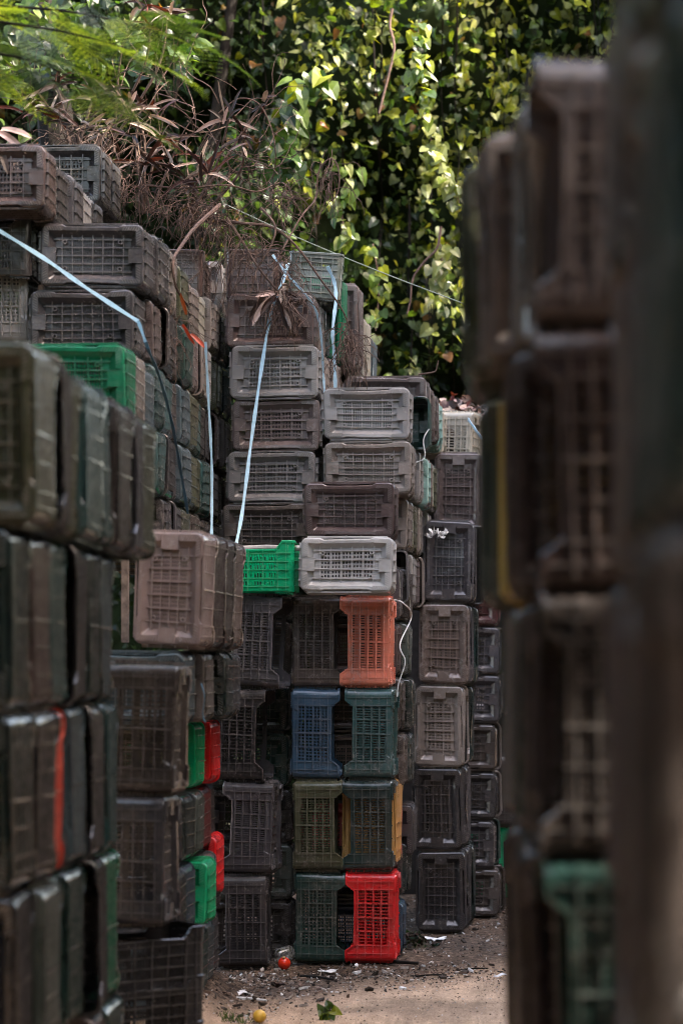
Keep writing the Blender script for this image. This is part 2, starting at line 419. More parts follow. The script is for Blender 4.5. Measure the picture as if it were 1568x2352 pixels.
def M3(x, y, z): return Matrix((x, y, z)).transposed()
X_, Y_, Z_ = Vector((1, 0, 0)), Vector((0, 1, 0)), Vector((0, 0, 1))
POSE = {'U': M3(X_, Y_, Z_), 'E': M3(Y_, -X_, Z_), 'B': M3(X_, -Z_, Y_), 'P': M3(Z_, X_, Y_), 'O': M3(X_, Z_, -Y_),
        'Q': M3(Z_, -X_, -Y_), 'L': M3(Z_, Y_, -X_), 'R': M3(Z_, -Y_, X_)}
DIM = {'U': (CL, CW, CD), 'E': (CW, CL, CD), 'B': (CL, CD, CW), 'P': (CW, CD, CL), 'O': (CL, CD, CW), 'Q': (CW, CD, CL), 'L': (CD, CW, CL), 'R': (CD, CW, CL)}
PAL = {'black': (.027, .025, .026), 'charcoal': (.055, .051, .055), 'brown-black': (.054, .043, .038), 'dark brown': (.070, .046, .043),
       'dusty brown': (.155, .114, .097), 'mauve-brown': (.098, .074, .069), 'grey': (.22, .205, .195), 'dark grey': (.105, .098, .096), 'grey-brown': (.175, .145, .125),
       'pale grey': (.40, .38, .36), 'cream': (.36, .325, .26), 'dark green': (.015, .042, .034), 'black-green': (.012, .024, .022), 'olive': (.050, .053, .027),
       'bright green': (0.0, .30, .12), 'emerald': (.004, .13, .06), 'grey-green': (.085, .10, .085), 'navy': (.026, .056, .088), 'slate blue': (.05, .075, .085),
       'teal': (.026, .066, .064), 'mint': (.24, .40, .36), 'red': (.50, .008, .010), 'dark red': (.16, .014, .014), 'dull red': (.30, .035, .02), 'rosy brown': (.205, .142, .126), 'orange': (.62, .19, .12),
       'yellow': (.52, .28, .09), 'mustard': (.24, .17, .04), 'pink': (.50, .075, .075), 'reddish brown': (.10, .035, .035)}
SHADE_TONE = {'crates of the near left block': .42, 'crates of the low left block': .55, 'crates of the near right wall': .36, 'crates of the far left wall': .85}   # shade painted into the colours: darkens crates and their dust block by block
UNSEEN = ('crate lying on the brown-black crate at the alley end',
          'third behind level 6 of the tall', 'crate beneath the emerald green')
def crate(label, pose, color, xc, d, z, style=None, yaw=0, roll=0, pitch=0, dust=None, group=None, jit=1.0):
    """xc = centre in X, d = distance of the front face, z = bottom"""
    rx, ry, rz = DIM[pose]
    if any(t in label for t in UNSEEN): return None
    yaw += U(-2.0, 2.0)*jit; roll += U(-.8, .8)*jit; pitch += U(-.6, .6)*jit
    Rm = Euler((R(pitch), R(roll), R(yaw))).to_matrix()
    flip = Matrix.Rotation(random.choice((0, math.pi)), 3, 'Z')
    ctr = Vector((xc, d+ry/2, z+rz/2))
    M = Rm @ POSE[pose] @ flip
    loc = ctr+M @ Vector((0, 0, -CD/2))
    o = thing('crate', label, 'crate', loc, group)
    o.rotation_euler = M.to_euler(); o.scale = (U(.985, 1.0), U(.97, 1.0), U(.95, 1.0))
    st = random.randrange(4) if style is None else style
    if dust is None: dust = U(.25, .75)
    c = PAL[color]; f = U(.85, 1.15) if jit else 1
    if max(c) < .2: f *= SHADE_TONE.get(group, 1); dust *= SHADE_TONE.get(group, 1)**.7
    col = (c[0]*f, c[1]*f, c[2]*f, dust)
    for name, me, rot in (('base', BASES[st], 0), ('side_panel', SIDES[st], 0), ('side_panel', SIDES[st], math.pi),
                          ('end_panel', ENDS[st], 0), ('end_panel', ENDS[st], math.pi), ('rim', RIMS[st], 0)):
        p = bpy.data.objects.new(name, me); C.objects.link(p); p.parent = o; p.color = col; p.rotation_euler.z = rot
    return o
ORD = ['lowest', 'second', 'third', 'fourth', 'fifth', 'sixth', 'seventh', 'eighth', 'ninth', 'tenth', 'eleventh', 'twelfth', 'thirteenth', 'fourteenth', 'fifteenth']
NTH = ['first']+ORD[1:]
G_MID = 'crates of the middle stacks'
# --- middle stack: columns of crates standing on end
def col_standing(us, colors, poses, d, styles, labels, dusts, yaws=(0,)*9, rolls=(0,)*9):
    for k, (u, c) in enumerate(zip(us, colors)):
        crate(labels[k], poses[k], c, XU(u, d), d+U(-.01, .02), .012+k*.5265, styles[k], yaws[k], rolls[k], dust=dusts[k], group=G_MID, jit=.4)
col_standing((852, 845, 847, 840), ('red', 'black-green', 'teal', 'orange'), 'LLLL', 13.8, (2, 0, 0, 0),
             ('red crate standing on end on the ground, slots clean and wide', 'black-green crate on end between the red crate and the teal crate',
              'teal crate standing on end directly under the orange crate', 'bright orange dusty crate standing on end under the pale grey crate'), (.3, .4, .5, .95),
             (-3, -3, -4, -4), (0, .4, .5, .6))
col_standing((733, 733, 726, 729), ('dark green', 'olive', 'navy', 'brown-black'), 'RRRR', 13.8, (1, 0, 1, 0),
             ('dark green crate with small holes, on the ground left of the red crate', 'olive crate standing on end directly under the navy blue crate',
              'navy blue crate with small holes, standing on end beside the teal crate', 'brown-black crate on end left of the orange crate'), (.4, .4, .3, .6),
             (1, 0, 1, 0), (.2, .2, 0, 0))
col_standing((553, 572, 559, 597), ('black', 'charcoal', 'black', 'charcoal'), 'LLRR', 13.6, (0, 3, 2, 0),
             ('black crate on end on the ground, right of the low plant', 'charcoal crate with silvery slots, on end, second from ground, left of olive crate',
              'black crate on end with wide slots, third from ground, left of navy crate', 'charcoal tilted crate on end under the bright green upright crate'), (.3, .35, .5, .35),
             (0, -5, -6, -8), (0, 1, 1.6, 3.0))
# wall of lying crates behind the standing columns
cl = ['brown-black', 'grey-green', 'black', 'dark green', 'black-green', 'brown-black', 'black']
for k in range(7):
    crate(f'{cl[k]} crate on its side, {ORD[k]} in the stack behind the charcoal columns', 'B', cl[k], XU(672+(0, 4, 2, -8, -8, 0, 0)[k], 14.2)-CL/2, 14.18+U(0, .05), .01+k*.328, 0, group=G_MID, jit=.6)
cl = ['navy', 'black', 'pink', 'brown-black', 'brown-black', 'dark brown', 'charcoal']
for k in range(7):
    for q in range(2):
        if q and k in (0,): continue
        c = cl[k] if q == 0 else random.choice(['black', 'charcoal', 'brown-black', 'grey-green', 'black-green'])
        crate(f'{c} crate, {ORD[k]} of the {"stack" if q == 0 else "second stack"} behind the orange and teal column', 'B', c, -.50+q*.05-CL/2+U(-.02, .02), 14.17+q*.3, .01+k*.328-(.1 if k == 2 else 0), 1, group=G_MID, jit=.7)
crate('yellow crate standing on end behind the black-green crate', 'P', 'yellow', XU(916, 14.0)-CW/2, 14.0, .54, 0, -4, .8, dust=.35, group=G_MID, jit=0)
# --- the stacks lying on top of the middle columns
crate('bright green upright open crate on top of the charcoal standing crate', 'U', 'bright green', XU(677, 13.55)-CL/2, 13.55, 2.125, 0, 1, 0, dust=.1, group=G_MID, jit=0)
crate('pale grey crate showing its base, on top of the orange crate', 'B', 'pale grey', XU(796, 13.5), 13.5, 2.118, 0, 0, .6, dust=.25, group=G_MID, jit=0)
crate('dark brown crate showing its base, behind and above the pale grey crate', 'B', 'dark brown', XU(803, 13.75), 13.75, 2.44, 1, dust=.2, group=G_MID, jit=.3)
e_rows = [(612, 'brown-black', 'brown-black crate on its side, lowest row above the bright green open crate', 1, .3),
          (623, 'dark grey', 'dark grey crate showing round base holes, second row above the bright green crate', 0, .4),
          (634, 'mauve-brown', 'mauve-brown crate under the pale silvery crate crossed by the blue strap', 0, .5),
          (632, 'grey', 'silvery grey crate with clear base holes, blue strap across it', 0, .4),
          (620, 'dark brown', 'dark brown crate with a dry leaf bunch hanging over its base', 0, .35)]
for k, (u, c, lb, st, du) in enumerate(e_rows):
    crate(lb, 'B', c, XU(u, 14.2), 14.2-(.03 if k == 3 else 0), 2.352+k*.3275-.02*k, st, dust=du, group=G_MID, jit=.5)
    for q in range(1, 5 if k < 2 else 3):
        cc = random.choice(['black', 'dark grey', 'grey-brown', 'charcoal', 'slate blue', 'olive', 'grey-brown'])
        crate(f'{cc} crate, {NTH[q]} behind the front in the {NTH[k]} row of the strapped stack', random.choice('BBO'), cc, XU(u, 14.2)+.02*q+U(-.02, .03), 14.2+q*.30, 2.352+k*.3275-.02*k, None, group=G_MID)
crate('small dark upright crate at the very top of the strapped stack', 'E', 'dark brown', XU(576, 14.35), 14.35, 3.895, 0, 2, 0, dust=.25, group=G_MID, jit=.3)
crate('mint-grey upright crate, slightly tilted, at the top of the strapped stack', 'E', 'grey-green', XU(716, 14.4), 14.42, 3.905, 0, 5, 2.5, dust=.4, group=G_MID, jit=0)
tops = [(790, 14.92, 3.60, 'emerald', 'P', 'emerald crate edge on end behind the mint-grey upright crate'), (775, 14.8, 3.07, 'grey-brown', 'P', 'grey-brown crate on end below the emerald crate'),
        (829, 15.25, 3.60, 'mauve-brown', 'P', 'mauve-brown crate on end at the top, behind hanging dry roots'), (803, 15.25, 3.07, 'olive', 'Q', 'olive crate on end under the mauve-brown top crate'),
        (846, 15.6, 3.44, 'cream', 'P', 'cream crate on end, a bright sliver behind the mauve-brown top crate'), (861, 15.95, 3.36, 'slate blue', 'P', 'slate blue crate on end, last at the top of the middle stacks'),
        (840, 15.56, 2.9, 'grey-brown', 'P', 'grey-brown crate on end under the cream sliver')]
for u, d, z, c, po, lb in tops:
    crate(lb, po, c, XU(u, d)-CW/2, d, z, None, group=G_MID, jit=.6)
d_rows = [(846, 'grey-brown', 'grey-brown crate showing its base, upper right stack, below the pale dusty crate', 1), (842, 'grey', 'pale dusty grey crate showing its base, right of the blue straps', 1)]
dust_cols = ['grey-brown', 'dark grey', 'grey', 'mauve-brown', 'grey-brown', 'olive']
for k, (u, c, lb, st) in enumerate(d_rows):
    crate(lb, 'B', c, XU(u, 14.2), 14.2, 2.715+k*.318, st, dust=.6, group=G_MID, jit=.3)
for k in range(4):
    z = 2.08+k*.318 if k < 2 else 2.715+(k-2)*.318
    for q in range(1, 2 if k == 3 else 6):
        if k == 3 and q == 1:
            crate('dark green open crate on its side, black inside, with a white cord hanging', 'O', 'dark green', XU(973, 14.75)-CL/2+.035, 14.75, z, 0, dust=.3, group=G_MID, jit=.3); continue
        if k == 2 and q == 3:
            crate('mint green crate low behind the dusty upper right stack', 'B', 'mint', XU(985, 15.3)-CL/2, 15.3, z, 0, dust=.3, group=G_MID, jit=.3); continue
        cc = dust_cols[(k*3+q) % 6]
        crate(f'{cc} crate, {NTH[q]} behind the front in the {["lowest", "second", "third", "top"][k]} row of the right stack', random.choice('BBO'), cc,
              (-.455 if k > 1 else -.50)-CL/2+.022*q+U(-.015, .02), 14.2+q*.30-(.1 if k < 2 else 0), z, None, group=G_MID)
crate('dark brown crate on top, peeking above the pale dusty grey crate', 'B', 'mauve-brown', XU(880, 14.75), 15.06, 3.20, 1, dust=.3, group=G_MID, jit=.4)
for q, (u, cc) in enumerate([(992, 'mauve-brown'), (1003, 'mauve-brown'), (1012, 'mint'), (1022, 'cream')]):
    d = 15.38+q*.32
    crate(f'{cc} crate, {NTH[q+1]} behind the peeking dark brown crate in the top row', 'B', cc, XU(u, d)-CL/2, d, 3.19-.02*q, None, group=G_MID, jit=.8)
crate('cream crate on end, far top, its strap running off to the right', 'L', 'cream', XU(1052, 16.7), 16.7, 2.95, 2, -18, 2, dust=.3, group=G_MID, jit=0)
# --- right of the alley mouth: portrait columns
f_rows = [(1012, 'black', 'black crate on end on the ground, lowest of the tall base-out column'), (1003, 'black', 'black crate on end, second in the tall base-out column'),
          (1008, 'grey-brown', 'grey-brown shiny crate on end, third in the tall base-out column'), (1019, 'dusty brown', 'dusty brown crate on end speckled with white paint'),
          (1029, 'charcoal', 'charcoal crate on end with white plastic shreds at its top edge'), (1052, 'mauve-brown', 'mauve-brown crate on end, topmost of the tall base-out column')]
for k, (u, c, lb) in enumerate(f_rows):
    d = 15.4 if k < 5 else 16.1
    z = .01+k*.5265
    crate(lb, 'P', c, XU(u, d), d, z if k < 5 else z-.03, (2, 0, 0, 2, 2, 2)[k], 0, (.3, 0, .8, 1.2, 1.2, 1)[k], dust=(.3, .3, .7, .75, .3, .3)[k], group=G_MID, jit=.4)
    for q in (1, 2):
        cc = random.choice(['black', 'charcoal', 'grey-brown', 'black-green'])
        crate(f'{cc} crate on end, {NTH[q]} behind level {k+1} of the tall base-out column', random.choice('PPQ'), cc, XU(u, 15.4)+.025*q+U(-.01, .02), d+q*.3, z-(.03 if k > 4 else 0), None, group=G_MID, jit=.7)
g_u = [1148, 1137, 1141, 1141, 1151, 1151, 1147, 1147, 1140]
g_c = ['brown-black', 'charcoal', 'black', 'brown-black', 'charcoal', 'charcoal', 'reddish brown', 'grey-green', 'mauve-brown']
for k in range(9):
    crate(f'{g_c[k]} crate on its side, {ORD[k]} in the narrow stack behind the tall base-out column', 'B', g_c[k], XU(g_u[k], 16.35)-CL/2, 16.35, .01+k*.328, 0, group=G_MID, jit=.5)
    if k in (0, 1, 2, 3, 5):
        cc = ['black', 'dark green', 'grey-brown', 'grey-brown', 'black', 'olive'][k]
        crate(f'{cc} crate just behind the {ORD[k]} one of the narrow stack', 'O', cc, XU(g_u[k]+10, 16.65)-CL/2, 16.66, .01+k*.328, None, group=G_MID, jit=.5)
crate('bright green crate on end, far end of the alley, on the ground', 'R', 'bright green', XU(1172, 17.6)-CD/2, 17.6, .01, 0, dust=.1, group=G_MID, jit=.3)
crate('brown-black crate on end above the far bright green crate', 'L', 'brown-black', XU(1166, 17.5), 17.5, .54, 0, dust=.3, group=G_MID, jit=.3)
crate('orange crate lying on the brown-black crate at the alley end', 'U', 'orange', XU(1176, 17.7)-.18, 17.72, 1.07, 0, dust=.3, group=G_MID, jit=.3)
crate('grey-brown crate on end, above the orange crate at the alley end', 'P', 'grey-brown', XU(1174, 17.4)-CW/2, 17.75, 1.37, 0, dust=.5, group=G_MID, jit=.3)

# --- left wall: rows of crates on their sides, ends to the alley
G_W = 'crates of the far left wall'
wc = ['dark grey', 'black', 'charcoal', 'brown-black', 'olive', 'grey-brown', 'black', 'mauve-brown', 'slate blue', 'grey-brown', 'charcoal', 'dark green']
rown = ['top', 'second', 'third', 'fourth', 'fifth', 'sixth']
for r in range(5):
    z = 3.552-r*.323
    for q in range(12):
        d = 11.75+q*.298
        if (r == 2 and q == 0) or (r == 3 and q < 1) or (r == 4 and q < 2): continue
        if r in (0, 1) and q == 0: c = 'charcoal'
        elif r in (0, 1) and q in (6, 7, 8): c = random.choice(['grey-brown', 'cream', 'grey'])
        elif r > 1 and q > 8: c = random.choice(['reddish brown', 'dark brown', 'olive', 'grey-brown'])
        elif q < 8 and r > 1: c = random.choice(['slate blue', 'black', 'teal', 'charcoal', 'brown-black', 'olive'])
        else: c = random.choice(wc)
        dx = (.0 if r != 1 else -.045) if q == 0 else U(-.03, .035)
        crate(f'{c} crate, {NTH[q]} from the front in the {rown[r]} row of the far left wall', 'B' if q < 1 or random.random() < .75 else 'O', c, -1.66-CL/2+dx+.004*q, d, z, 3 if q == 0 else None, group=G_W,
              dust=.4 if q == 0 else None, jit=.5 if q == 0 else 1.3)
crate('emerald green crate showing its base, jutting from the left wall', 'B', 'emerald', XU(292, 10.6)-CL/2, 10.6, 2.815, 1, dust=.15, group=G_W, jit=.3)
crate('grey-brown crate just behind the emerald green crate', 'B', 'grey-brown', XU(312, 10.9)-CL/2, 10.9, 2.815, 1, dust=.6, group=G_W, jit=.3)
crate('charcoal crate second behind the emerald green crate', 'B', 'slate blue', XU(330, 11.25)-CL/2, 11.3, 2.80, 1, dust=.3, group=G_W, jit=.3)
crate('black crate beneath the emerald green crate', 'B', 'black', XU(292, 10.6)-CL/2, 10.6, 2.488, 1, dust=.3, group=G_W, jit=.3)
for q in range(5):
    c = ['dark brown', 'black', 'charcoal', 'grey', 'black'][q]
    crate(f'{c} crate, {NTH[q]} from the front on top of the far left wall', 'B' if q != 3 else 'O', c, -2.10-CL/2+(0 if q == 0 else U(.0, .05)), 11.5+q*.3, 3.885-(0 if q == 0 else .02), 0, dust=.3, group=G_W, jit=.5)
for q in range(2):
    crate(f'black crate with fine ribs, {["topmost", "second topmost"][q]} on the far left wall under dry stems', 'B', 'black', XU(236, 13.0)-CL/2+.01*q, 13.0+q*.3, 4.20, 0, dust=.3, group=G_W, jit=.5)
crate('pale grey crate standing on end at the photo edge, blue strap across', 'L', 'grey', XU(84, 11.85)-CD/2-.02, 11.85, 3.30, 1, -8, dust=.4, group=G_W, jit=0)
crate('black upright crate above the pale standing crate at the edge', 'U', 'black', XU(88, 11.9)-CL/2, 11.75, 3.83-.22, 0, dust=.4, group=G_W, jit=.3)
crate('dark brown upright crate with slots, half buried in dry twigs', 'E', 'dark brown', XU(403, 14.3), 14.3, 3.90, 0, 2, dust=.5, group=G_W, jit=.3)
crate('black upright crate left of the twig-buried brown crate', 'E', 'black', XU(312, 13.9), 13.9, 3.89, 0, -3, dust=.5, group=G_W, jit=.3)
crate('grey crate on its side at the wall end under dry twigs', 'B', 'grey', XU(512, 14.9)-CL/2, 14.9, 3.89, 0, 3, dust=.6, group=G_W, jit=.3)

# --- lower left block: rows of crates, ends to the alley
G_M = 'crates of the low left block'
mcols = [['slate blue', 'teal', 'dark green', 'slate blue', 'charcoal'], ['black', 'navy', 'bright green', 'dark grey', 'black'], ['black', 'black-green', 'grey-green', 'dark red', 'black'],
         ['olive', 'olive', 'bright green', 'red', 'black'], ['slate blue', 'grey-brown', 'black-green', 'black', 'charcoal']]
mrow = ['lowest', 'second', 'third', 'fourth', 'top']
for r in range(5):
    z = .125+r*.334
    for q in range(5):
        c = mcols[r][q]; d = (10.95 if r < 4 else 10.7)+q*.34
        ur = ((430, 452, 470, 486, 496), (420, 440, 488, 488, 500), (410, 440, 462, 478, 486), (405, 425, 462, 498, 500), (438, 484, 530, 540, 545))[r][q]
        crate(f'{c} crate, {NTH[q]} from the front in the {mrow[r]} row of the low left block', 'B', c, XU(ur, d+.15)-CL/2, d, z, 3 if q == 0 else None, 0, group=G_M,
              dust=.15 if c in ('red', 'bright green') else .4, jit=.8)
crate('red crate edge lying on the bright green crate in the low block', 'B', 'red', XU(500, 12.3)-CL/2, 12.3, .81-.28, 0, dust=.1, group=G_M, jit=.3)
crate('rosy brown crate showing its base, on end atop the low left block', 'P', 'rosy brown', XU(394, 10.75), 10.75, 1.80, 2, -5, 2.2, dust=.45, group=G_M, jit=0)
for q in (1, 2, 3):
    c = ('dark brown', 'brown-black', 'dusty brown')[q-1]
    crate(f'{c} crate on end, {NTH[q]} behind the rosy brown base-out crate', 'P', c, XU(394, 10.75)+.012*q, 10.75+.3*q, 1.80, 2, -4, 1.5, dust=.5, group=G_M, jit=.5)
crate('brown-black crate on end with slots, above the dark grey standing crate', 'L', 'brown-black', XU(324, 9.56), 9.56, 1.21, 2, -4, 1.5, dust=.35, group=G_M, jit=0)
crate('dark grey crate standing on end atop the nested upright black crates', 'L', 'charcoal', XU(300, 9.56), 9.56, .685, 2, -4, 1.2, dust=.25, group=G_M, jit=0)
for q, z in enumerate((.39, .19, .0)):
    crate(f'black upright crate, {["topmost", "middle", "lowest"][q]} of three nested under the dark grey crate', 'U', 'black', XU(318, 9.6)-.05, 9.6, z, 3, 38, 0, dust=.2, group=G_M, jit=.5)

# --- near left block: crates on end
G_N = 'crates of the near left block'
nrow = ['lowest', 'second lowest', 'middle', 'second highest', 'top']
ncol = {4: ['olive', 'black', 'olive', 'teal', 'teal', 'brown-black', 'charcoal', 'olive'],
        3: ['black-green', 'dark brown', 'teal', 'black', 'black-green', 'slate blue'],
        2: ['black-green', 'black', 'dull red', 'slate blue', 'black', 'teal'],
        1: ['black', 'grey-green', 'teal', 'dark green', 'black', 'emerald'],
        0: ['navy', 'black', 'black', 'dark green', 'dark brown', 'dark green']}
for r in range(5):
    for q, c in enumerate(ncol[r]):
        if r == 0 and q < 4: continue
        d = 6.86+q*.30+(.05 if r < 3 else 0)
        nm = 'tall' if 0 else ''
        dx = U(-.035, .03) if r > 3 else U(-.10, -.045) if c != 'dull red' else -.095
        crate(f'{c} crate on end, {NTH[q]} along the {nrow[r]} row of near left block', random.choice('PPQ') if q else 'P', c, -1.275-CW/2+dx+.004*q, d, (.015+r*.5265 if r < 4 else 2.125), None, U(-2.5, 2.5), U(-1, 1), group=G_N,
              dust=(.4 if q < 1 else .15) if r == 4 else .06)

# --- right foreground wall, far out of focus
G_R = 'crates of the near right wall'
rcols = ['brown-black', 'dark brown', 'dark brown', 'olive', 'mauve-brown', 'dusty brown', 'grey-brown', 'dark green']
for i, d in enumerate([2.35, 2.66, 2.97, 3.28, 3.6, 3.95, 4.3, 4.75, 5.1, 5.42, 5.74, 6.06]):
    for k in range(6):
        z = (0 if k == 0 else .29+.5265*(k-1))+.005
        if k < 2: continue
        if d > 4.5 and d < 4.9: xl = .062+.012*(k-5)*-1*.4
        elif d > 4.9: xl = .07-.035*z*(.25+.33*(i-8))+U(-.03, .02)
        else: xl = (270+25*(4.3-d))*d/F+U(-.012, .02)
        xl += .02-((.02 if i < 9 else .05) if d > 5 and z > 2.2 else .012 if d > 5 and z > 1.8 else 0)
        c = random.choice(rcols)
        if i == 6 and k == 4: c = 'mustard'
        if i == 7 and k == 3: c = 'brown-black'
        if i == 7 and k == 2: c = 'dark green'
        if i == 10 and k in (4, 5): c = 'mustard' if k == 4 else 'olive'
        if i == 11 and k in (4, 5): c = 'grey-green'
        if i == 5 and k == 3: c = 'mauve-brown'
        if i == 7 and k == 5: c = 'mauve-brown'
        po = ('U' if 0 else 'P') if k else 'E'
        if i == 7 and k: po = 'L'
        wx = DIM[po][0]
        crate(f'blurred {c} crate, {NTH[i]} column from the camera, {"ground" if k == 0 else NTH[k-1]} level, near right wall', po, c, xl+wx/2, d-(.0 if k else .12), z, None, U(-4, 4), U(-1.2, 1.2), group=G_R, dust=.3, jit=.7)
# ------------------------------------------------------------------ foliage
def heart(mb, p, n, tip, size, mi):
    n = n.normalized(); t = (tip-n*tip.dot(n))
    if t.length < 1e-3: t = n.orthogonal()
    t.normalize(); s = n.cross(t); q = U(.02, .34)*size
    w = size*U(.6, 1.1)
    def pt(x, y, h): return p+s*(x*w)+t*(y*size)+n*h
    o = [pt(0, .10, 0), pt(0, .5, q*.3), pt(0, 1.0, -q*.8)]
    rgt = [pt(.26, 0, q*.6), pt(.47, .20, q), pt(.40, .52, q*.6), pt(.17, .84, -q*.2)]
    lft = [pt(-.26, 0, q*.6), pt(-.47, .20, q), pt(-.40, .52, q*.6), pt(-.17, .84, -q*.2)]
    mb.add(o+rgt+lft, [(0, 3, 4, 1), (1, 4, 5), (1, 5, 6, 2), (0, 1, 8, 7), (1, 9, 8), (1, 2, 10, 9)], mi)
def rv(k=1): return Vector((random.gauss(0, k), random.gauss(0, k), random.gauss(0, k)))
def curtain_y(x, z):
    return 20.3-1.3*noise.noise(Vector((x*.8, z*.55, 1)))-.75*noise.noise(Vector((x*2.1, z*1.5, 7)))-.2*max(0, z-3.4)
def vine_curtain():
    root = thing('climbing_vine', 'tall curtain of heart-leaved climbing vines behind all the crates', 'vine', (-1.4, 18.7, 0))
    # thick, lumpy inner mass of old growth
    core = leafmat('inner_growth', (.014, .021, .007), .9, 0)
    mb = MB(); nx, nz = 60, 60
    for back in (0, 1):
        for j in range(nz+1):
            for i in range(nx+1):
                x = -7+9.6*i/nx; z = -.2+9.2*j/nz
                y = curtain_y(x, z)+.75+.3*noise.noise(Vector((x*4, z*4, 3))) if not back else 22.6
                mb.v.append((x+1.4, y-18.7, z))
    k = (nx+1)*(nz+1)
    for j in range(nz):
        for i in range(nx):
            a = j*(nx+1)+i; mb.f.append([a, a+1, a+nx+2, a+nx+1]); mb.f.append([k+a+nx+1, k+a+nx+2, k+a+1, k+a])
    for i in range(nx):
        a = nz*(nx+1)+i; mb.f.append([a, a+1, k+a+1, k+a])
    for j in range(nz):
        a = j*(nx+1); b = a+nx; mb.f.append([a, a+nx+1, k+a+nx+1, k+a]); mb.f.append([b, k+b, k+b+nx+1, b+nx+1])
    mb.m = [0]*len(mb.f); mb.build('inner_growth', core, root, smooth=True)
    for layer, (cnt, off, spread) in enumerate(((15000, 0, .22), (13000, .30, .22), (9000, .6, .2))):
        mb = MB()
        for _ in range(cnt):
            x = U(-6.6, 2.4); z = U(.3, 8.9)
            cl = noise.noise(Vector((x*1.3, z*1.1, 21))); fine = noise.noise(Vector((x*3.3, z*2.6, 5)))
            if layer == 0 and cl+.5*fine < -.10+U(-.12, .12)-.17*(z-4.2)+(.18 if x < -1.7 else 0): continue
            y = curtain_y(x, z)+off+random.gauss(0, spread)
            n = Vector((.15, -.62, .5))+rv(.65)
            tip = Vector((0, -.15, -1))+rv(.55)
            lit = .22*(z-4.6)+1.3*cl+1.1*fine+.25*(x+1.5)+random.gauss(0, .5)  # light painted into leaf choice: paler up and right, darker deep and left
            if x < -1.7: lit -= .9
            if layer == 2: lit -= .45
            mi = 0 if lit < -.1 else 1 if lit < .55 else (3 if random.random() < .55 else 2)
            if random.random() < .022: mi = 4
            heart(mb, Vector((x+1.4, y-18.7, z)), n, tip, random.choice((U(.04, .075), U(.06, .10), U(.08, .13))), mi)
        mb.build('foliage', LEAF, root)
    mb = MB()
    for _ in range(70):
        x = U(-4.5, 1.2); z = U(3, 8); L = U(1, 3); pts = []
        for i in range(9):
            zz = z-L*i/8
            pts.append((x+1.4+.07*noise.noise(Vector((x, zz*2, 9))), curtain_y(x, zz)-18.7-.05+.25*noise.noise(Vector((x*3, zz, 2))), zz))
        mb.tube(spline(pts, 3), U(.004, .009), .003, 5)
    mb.build('stem', BARK, root)
vine_curtain()
def strand(u, v0, v1, d, n, size, mats, label, sway=6, leaning=0):
    a = P(u, v0, d); root = thing('trailing_vine', label, 'vine', a, 'vine strands hanging in front of the curtain')
    pts = []
    for i in range(12):
        t = i/11; pts.append(P(u+leaning*t+sway*math.sin(t*5+u), v0+(v1-v0)*t, d)-a)
    sp = spline(pts, 4); mb = MB(); mb.tube(sp, .006, .003, 5); mb.build('stem', TWIG, root)
    mb = MB()
    for i in range(n):
        p = sp[int(len(sp)*i/n)]
        heart(mb, p+rv(.035)+Vector((0, -.03, 0)), Vector((.1, -.8, .45))+rv(.3), Vector((random.choice((-.5, .5)), -.1, -1))+rv(.2), U(.7, 1.25)*size, random.choice(mats))
    mb.build('foliage', LEAF, root)
strand(965, 60, 270, 17.4, 46, .10, (1, 2, 1), 'bright green leafy vine strand hanging near the top, centre right')
strand(800, 390, 560, 17.3, 26, .11, (1, 3), 'leafy vine strand right of the looped dry tendril', 8, -10)
strand(990, 300, 480, 17.6, 44, .095, (3, 3, 2), 'pale sunlit vine strand beside the blurred right wall', 10, 60)
strand(1000, 560, 690, 17.5, 18, .105, (3, 3), 'pale vine strand with a few leaves above the dark gap', 12, 20)
strand(860, 560, 760, 17.8, 24, .10, (2, 1), 'yellow-green vine strand beside the mauve-brown top crate', 6, 8)
strand(655, 250, 400, 17.0, 18, .16, (1, 1, 0), 'large-leaved dark green vine strand beside the dry white leaves', 8, 10)
strand(745, 170, 215, 16.8, 12, .14, (2, 1, 1), 'short sprig of broad yellow-edged leaves high in the centre', 10, -80)
def add_shade_bank():
    root = thing('shade_vine_bank', 'unseen vine-covered bank added behind the blurred right wall to block the sun', 'vine', (3.5, 13, 0))  # unseen bank added to keep sun off the alley and stacks
    mb = MB(); ny, nz = 80, 40
    core = bpy.data.materials['inner_growth']
    def xx(y, z): return 3.2-.3*noise.noise(Vector((y*.9, z*.8, 4)))
    for back in (0, 1):
        for j in range(nz+1):
            for i in range(ny+1):
                y = -5+24*i/ny; z = -.2+(10.7-max(0, y-14.5)*.95 if y > 5 else 4.4)*j/nz
                mb.v.append(((xx(y, z)+.3 if not back else 4.9)-3.5, y-13, z))
    k = (ny+1)*(nz+1)
    for j in range(nz):
        for i in range(ny):
            a = j*(ny+1)+i; mb.f.append([a+ny+1, a+ny+2, a+1, a]); mb.f.append([k+a, k+a+1, k+a+ny+2, k+a+ny+1])
    for i in range(ny):
        a = nz*(ny+1)+i; mb.f.append([a, k+a, k+a+1, a+1])
    for j in range(nz):
        a = j*(ny+1); b = a+ny; mb.f.append([a, k+a, k+a+ny+1, a+ny+1]); mb.f.append([b, b+ny+1, k+b+ny+1, k+b])
    mb.m = [0]*len(mb.f); mb.build('inner_growth', core, root, smooth=True)
    mb = MB()
    for q in range(19000):
        y = U(-5, 19) if q < 12000 else U(-3, 5); z = U(.2, 10.8-max(0, y-14.5)*.95)
        heart(mb, Vector((xx(y, z)+random.gauss(.05, .15)-3.5, y-13, z)), Vector((-.75, .0, .5))+rv(.42), Vector((0, 0, -1))+rv(.35), U(.08, .14), random.choice((0, 0, 1, 1, 2, 3)))
    mb.build('foliage', LEAF, root)
add_shade_bank()

